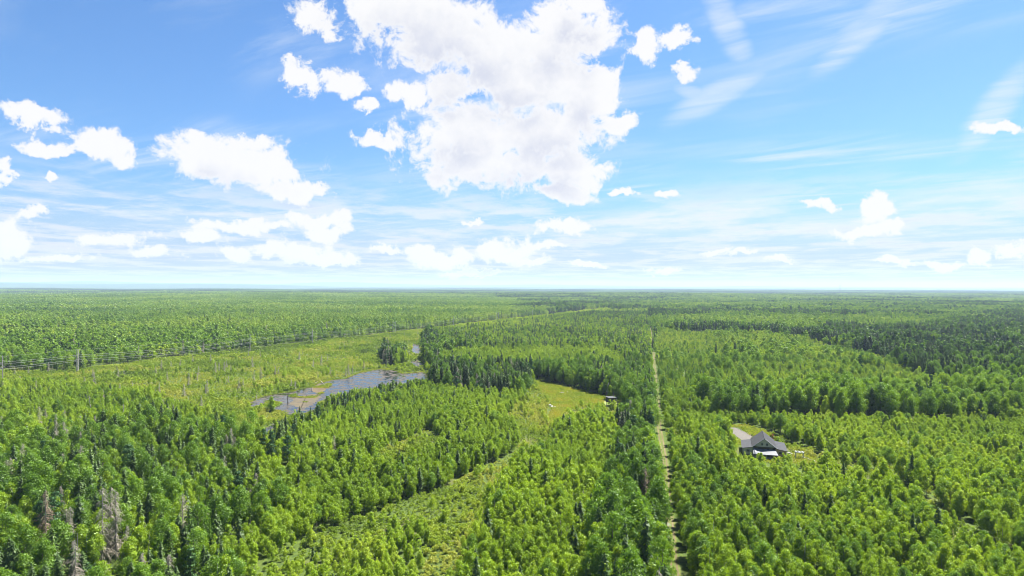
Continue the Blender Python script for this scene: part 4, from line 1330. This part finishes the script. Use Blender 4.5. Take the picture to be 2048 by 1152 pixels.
# walls with open window bands: sill panel, corner uprights, lintel on each side
for q, (cx_, cy_, w_, d_) in enumerate(((0, -1.72, 3.44, .1), (0, 1.72, 3.44, .1), (-1.72, 0, .1, 3.34), (1.72, 0, .1, 3.34))):
    mb = MB(); mb.box((cx_, cy_, 2.22), (w_, d_, 0.8)); mb.box((cx_, cy_, 3.88), (w_, d_, 0.36))
    mb.box((cx_ - (w_ / 2 - .25 if w_ > 1 else 0), cy_ - (d_ / 2 - .25 if d_ > 1 else 0), 3.16), (.5 if w_ > 1 else d_ and .1, .5 if d_ > 1 else .1, 1.08))
    mb.box((cx_ + (w_ / 2 - .25 if w_ > 1 else 0), cy_ + (d_ / 2 - .25 if d_ > 1 else 0), 3.16), (.5 if w_ > 1 else .1, .5 if d_ > 1 else .1, 1.08))
    mb.box((cx_, cy_, 3.16), (.14, .14, 1.08))
    part('wall', mb, M_HUT, hut)
mb = MB()
for (xx, zz_, w_, h_) in ((-.35, 3.1, .12, 1.2), (.25, 2.62, 1.1, .14)):
    mb.box((xx, -1.80, zz_), (w_, .05, h_))
part('window_frame', mb, M_WHITE, hut)
mb = MB(); mb.box((1.80, -.5, 2.15), (.05, 1.7, .75)); part('white_panel', mb, M_WHITE, hut)
mb = MB(); mb.slab([(-2.1, -2.1, 4.16), (2.1, -2.1, 4.16), (2.1, 2.1, 4.42), (-2.1, 2.1, 4.42)], 0.12); part('roof', mb, M_HUTR, hut)
mb = MB(); mb.tube([(1.95, 0.6, 0.0), (1.95, 0.6, 6.3)], 0.05, 5); part('mast', mb, MAT['bleached'], hut)

# boulders and log of the clearing
for (px_, py_, s_, lb_) in ((1124.5, 786.5, 1.5, 'pale flat boulder in the middle of the clearing, left of a matching pair'), (1136, 786, 1.3, 'pale boulder in the middle of the clearing, right of a matching pair'),
                            (1099.5, 812, 1.4, 'pale boulder at the near left of the clearing, leftmost of three touching'), (1104, 814.5, 1.6, 'large white boulder, middle of three touching in the clearing'), (1109, 815.5, 1.3, 'pale boulder, rightmost of three touching in the clearing'),
                            (1146, 821, 0.9, 'small pale stone alone at the near edge of the clearing')):
    x, y = G(px_, py_)
    o = link('boulder', STONES[int(px_) % 4], loc=(x, y, float(terrain(x, y)) + 0.25), rz=px_); o.scale = (s_ * 1.25, s_, s_)
    tag(o, lb_, 'boulder', 'pale boulders of the clearing')
x, y = G(1136, 775.5)
mb = MB(); mb.tube([(-1.6, 0.3, .3), (0, 0, .32), (1.7, -.4, .25)], [0.26, 0.22, 0.15], 8)
tag(link('log', mb.mesh('log', MAT['bleached']), loc=(x, y, float(terrain(x, y)))), 'bleached log lying at the far edge of the clearing', 'log')

# ------------------------------------------------------------------ snags of the wet meadow
SNAGS = [(704, 749, 9.0, .10, 'tall bare leaning white snag on the far shore of the pond'), (772, 738, 7.0, .02, 'bare pale snag at the far corner of the pond'), (265, 793, 8.5, -.03, 'tall pale snag in the boggy left margin'),
         (248, 760, 6.0, .02, 'short pale snag below the power line at left'), (183, 829, 9.0, -.12, 'leaning white snag in the left young growth'), (576, 809, 6.0, -.06, 'thin dark snag standing in the pond by the tan mud'),
         (590, 776, 4.5, .12, 'forked bare snag on the meadow just above the pond'), (636, 762, 6.5, .0, 'thin grey snag at the pond narrows'), (245, 850, 9.0, .04, 'pale snag in the left wood edge'),
         (832, 735, 6.0, .05, 'bare snag beside the stream pools'), (866, 742, 10.0, .02, 'grey dead trunk by the right end of the pond'), (858, 727, 10.0, -.02, 'grey dead trunk by the upper stream pool'),
         (1705, 815, 9.0, .0, 'rusty brown bare trunk in the tall tree row at right'), (512, 800, 3.0, .1, 'short stub at the near tip of the pond'), (410, 790, 6.0, .03, 'pale snag in the wet meadow left of the pond')]
for i, (px_, py_, h_, ln_, lb_) in enumerate(SNAGS):
    r_ = np.random.default_rng(900 + i)
    x, y = G(px_, py_)
    e = link('snag', None, loc=(x, y, float(terrain(x, y))), rz=r_.uniform(0, .3))
    tag(e, lb_, 'dead tree', 'bare snags around the wet meadow')
    mat_ = MAT['bark'] if 'dark' in lb_ else (MAT['twig_red'] if 'rusty' in lb_ else MAT['bleached'])
    mb = MB(); top = Vector((ln_ * h_, r_.normal() * .2, h_)); mb.tube([(0, 0, -.3), tuple(top * .5 + Vector((r_.normal() * .1, 0, 0))), tuple(top)], [0.24, 0.17, 0.06], 6)
    part('trunk', mb, mat_, e)
    for q in range(int(3 + h_ * .6)):
        z_ = h_ * r_.uniform(.35, .95); a_ = r_.uniform(0, 6.28); L_ = r_.uniform(.5, 1.6) * (1.2 - z_ / h_)+.2
        p0 = Vector((ln_ * z_, 0, z_)); mb = MB(); mb.tube([tuple(p0), tuple(p0 + Vector((math.cos(a_) * L_, math.sin(a_) * L_, L_ * r_.uniform(-.1, .7))))], [0.06, 0.025], 4)
        part('branch', mb, mat_, e)
# logs at the pond narrows
for i, (p0, p1, lb_) in enumerate((((628, 768), (641, 763), 'bleached log on the bank at the pond narrows'), ((640, 762), (649, 771), 'bent pale log lying across the pond narrows'), ((624, 783), (625, 776), 'dark sunken log at the edge of the ochre mud'), ((830, 724), (846, 719), 'fallen dark trunk across the stream pools'))):
    a_, b_ = np.array(G(*p0)), np.array(G(*p1)); d_ = b_ - a_
    mb = MB(); mb.tube([(0, 0, .25), (d_[0] * .5, d_[1] * .5, .55), (d_[0], d_[1], .3)], [.26, .22, .14], 6)
    tag(link('log', mb.mesh('log', MAT['bark'] if 'dark' in lb_ else MAT['bleached']), loc=(a_[0], a_[1], float(terrain(*a_)))), lb_, 'log')

# ------------------------------------------------------------------ power line
M_POLE = plain_mat('pole_wood', (0.38, 0.36, 0.32), 0.85, second=(0.28, 0.26, 0.22), scale=1.0)
M_WIRE = plain_mat('wire', (0.22, 0.23, 0.22), 0.5, metal=0.0)
M_INS = plain_mat('insulator', (0.22, 0.24, 0.28), 0.4)
M_GUY = plain_mat('guy_guard', (0.55, 0.50, 0.06), 0.6)
lp = np.array([-LINE_DIR[1], LINE_DIR[0]])


def on_line(px):
    d = px_dir(px, 700); kx = d[0] / d[1]
    # PA + s*dir with x = kx*y
    s = (kx * PA[1] - PA[0]) / (LINE_DIR[0] - kx * LINE_DIR[1])
    return PA + LINE_DIR * s


POLES = [(-330, 1, 'off'), (5, 1, 'nearest to the left edge of the picture'), (155, 2, 'second from the left edge'), (500, 1, 'tall and white, standing left of the pond'), (625, 1, 'thin, above the pond'),
         (788, 3, 'dark crossarm and yellow guy, near the stream'), (907, 1, 'thin and far, just past the stream'), (995, 3, 'far, with leaning guy, in front of the dense stand'), (1065, 1, 'very far, at the dense stand'), (1110, 1, 'farthest one in view')]
ARM = [(-2.0, 12.2), (2.0, 10.6), (-2.0, 9.0), (2.0, 7.4)]
ang = math.atan2(lp[1], lp[0])
pts_ = []
for i, (px_, st, lb_) in enumerate(POLES):
    p = on_line(px_); z_ = float(terrain(*p)); pts_.append((p, z_))
    if lb_ == 'off':
        continue
    e = link('utility_pole', None, loc=(p[0], p[1], z_), rz=ang)
    tag(e, 'wooden power line pole, ' + lb_, 'utility pole', 'poles of the power line')
    for xx in ((-1.6, 1.6) if st == 3 else (-.7, .7) if st == 2 else (0,)):
        mb = MB(); mb.tube([(xx, 0, -.5), (xx, 0, 15.8)], [0.34, 0.22], 8); part('pole', mb, M_POLE, e)
    for xx, zz_ in ARM:
        mb = MB(); mb.box((xx * .55, 0.3, zz_ + .75), (abs(xx) * 1.2, .2, .24)); part('crossarm', mb, M_POLE, e)
        mb = MB(); mb.tube([(xx, .3, zz_ + .65), (xx, .3, zz_ + .3), (xx, .3, zz_)], [.10, .17, .10], 6); part('insulator', mb, M_INS, e)
    if st == 3:
        mb = MB(); mb.box((0, -.3, 14.2), (4.6, .3, .4)); part('crossarm', mb, M_INS, e)
        mb = MB(); mb.tube([(2.2, .5, 10.0), (7.0, 0, 0)], .10, 5); part('guy', mb, M_GUY, e)
    if st == 1:
        mb = MB(); mb.tube([(0, 0, 15.7), (0, 0, 16.4)], [.10, .04], 5); part('pole_cap', mb, M_INS, e)
WL = ['topmost of the four main wires', 'second from top of the four main wires', 'third from top of the four main wires', 'lowest of the four main wires']
for j, (xx, zz_, lb_) in enumerate([(ARM[q][0], ARM[q][1], 'pale sagging power line wire, ' + WL[q]) for q in range(4)] + [(0.0, 15.6, 'thin wire along the pole tops of the power line')]):
    path = []
    for (p0, z0), (p1, z1) in zip(pts_[:-1], pts_[1:]):
        L_ = np.linalg.norm(p1 - p0)
        for q in range(14):
            u = q / 14
            p = p0 + (p1 - p0) * u + lp * xx
            path.append((p[0], p[1], z0 + (z1 - z0) * u + zz_ - 4 * u * (1 - u) * (L_ / 160) ** 2 * (2.0 if j < 4 else 1.4)))
    mb = MB(); mb.tube(path, 0.036 if j < 4 else 0.022, 4)
    tag(link('power_line_wire', mb.mesh('wire', M_WIRE)), lb_, 'wire', 'wires of the power line')

# ------------------------------------------------------------------ mast on the horizon
d = px_dir(1680, 576); yy = 4000.0; xx = d[0] / d[1] * yy
zt = float(terrain(xx, yy)); Ht = 74.0 - zt
mast = link('radio_mast', None, loc=(xx, yy, zt)); tag(mast, 'thin lattice radio mast standing above the forest on the right horizon', 'mast')
M_MAST = plain_mat('mast_steel', (0.20, 0.20, 0.21), 0.6)
for q in range(3):
    a_ = q * 2.094; mb = MB(); mb.tube([(1.7 * math.cos(a_), 1.7 * math.sin(a_), 0), (1.2 * math.cos(a_), 1.2 * math.sin(a_), Ht)], .35, 5); part('leg', mb, M_MAST, mast)
mb = MB()
for q in range(24):
    z0, z1 = Ht * q / 24, Ht * (q + 1) / 24
    for w_ in range(3):
        a_, b_ = w_ * 2.094, (w_ + 1) * 2.094
        mb.tube([(1.6 * math.cos(a_), 1.6 * math.sin(a_), z0), (1.6 * math.cos(b_), 1.6 * math.sin(b_), z1)], .15, 3)
part('lattice', mb, M_MAST, mast)

# ------------------------------------------------------------------ haze
m = bpy.data.materials.new('haze_air'); m.use_nodes = True
t = NT(m.node_tree); t.n.clear(); out = t.node('ShaderNodeOutputMaterial')
pv = t.node('ShaderNodeVolumePrincipled')
pv.inputs['Color'].default_value = (0.48, 0.61, 0.84, 1); pv.inputs['Density'].default_value = HAZE; pv.inputs['Anisotropy'].default_value = 0.1
t.l.new(pv.outputs[0], out.inputs['Volume'])
mb = MB(); mb.box((0, 0, 40), (60000, 60000, 400))
tag(link('haze', mb.mesh('haze', m)), 'thin blue haze over the whole landscape', None, None, 'stuff')
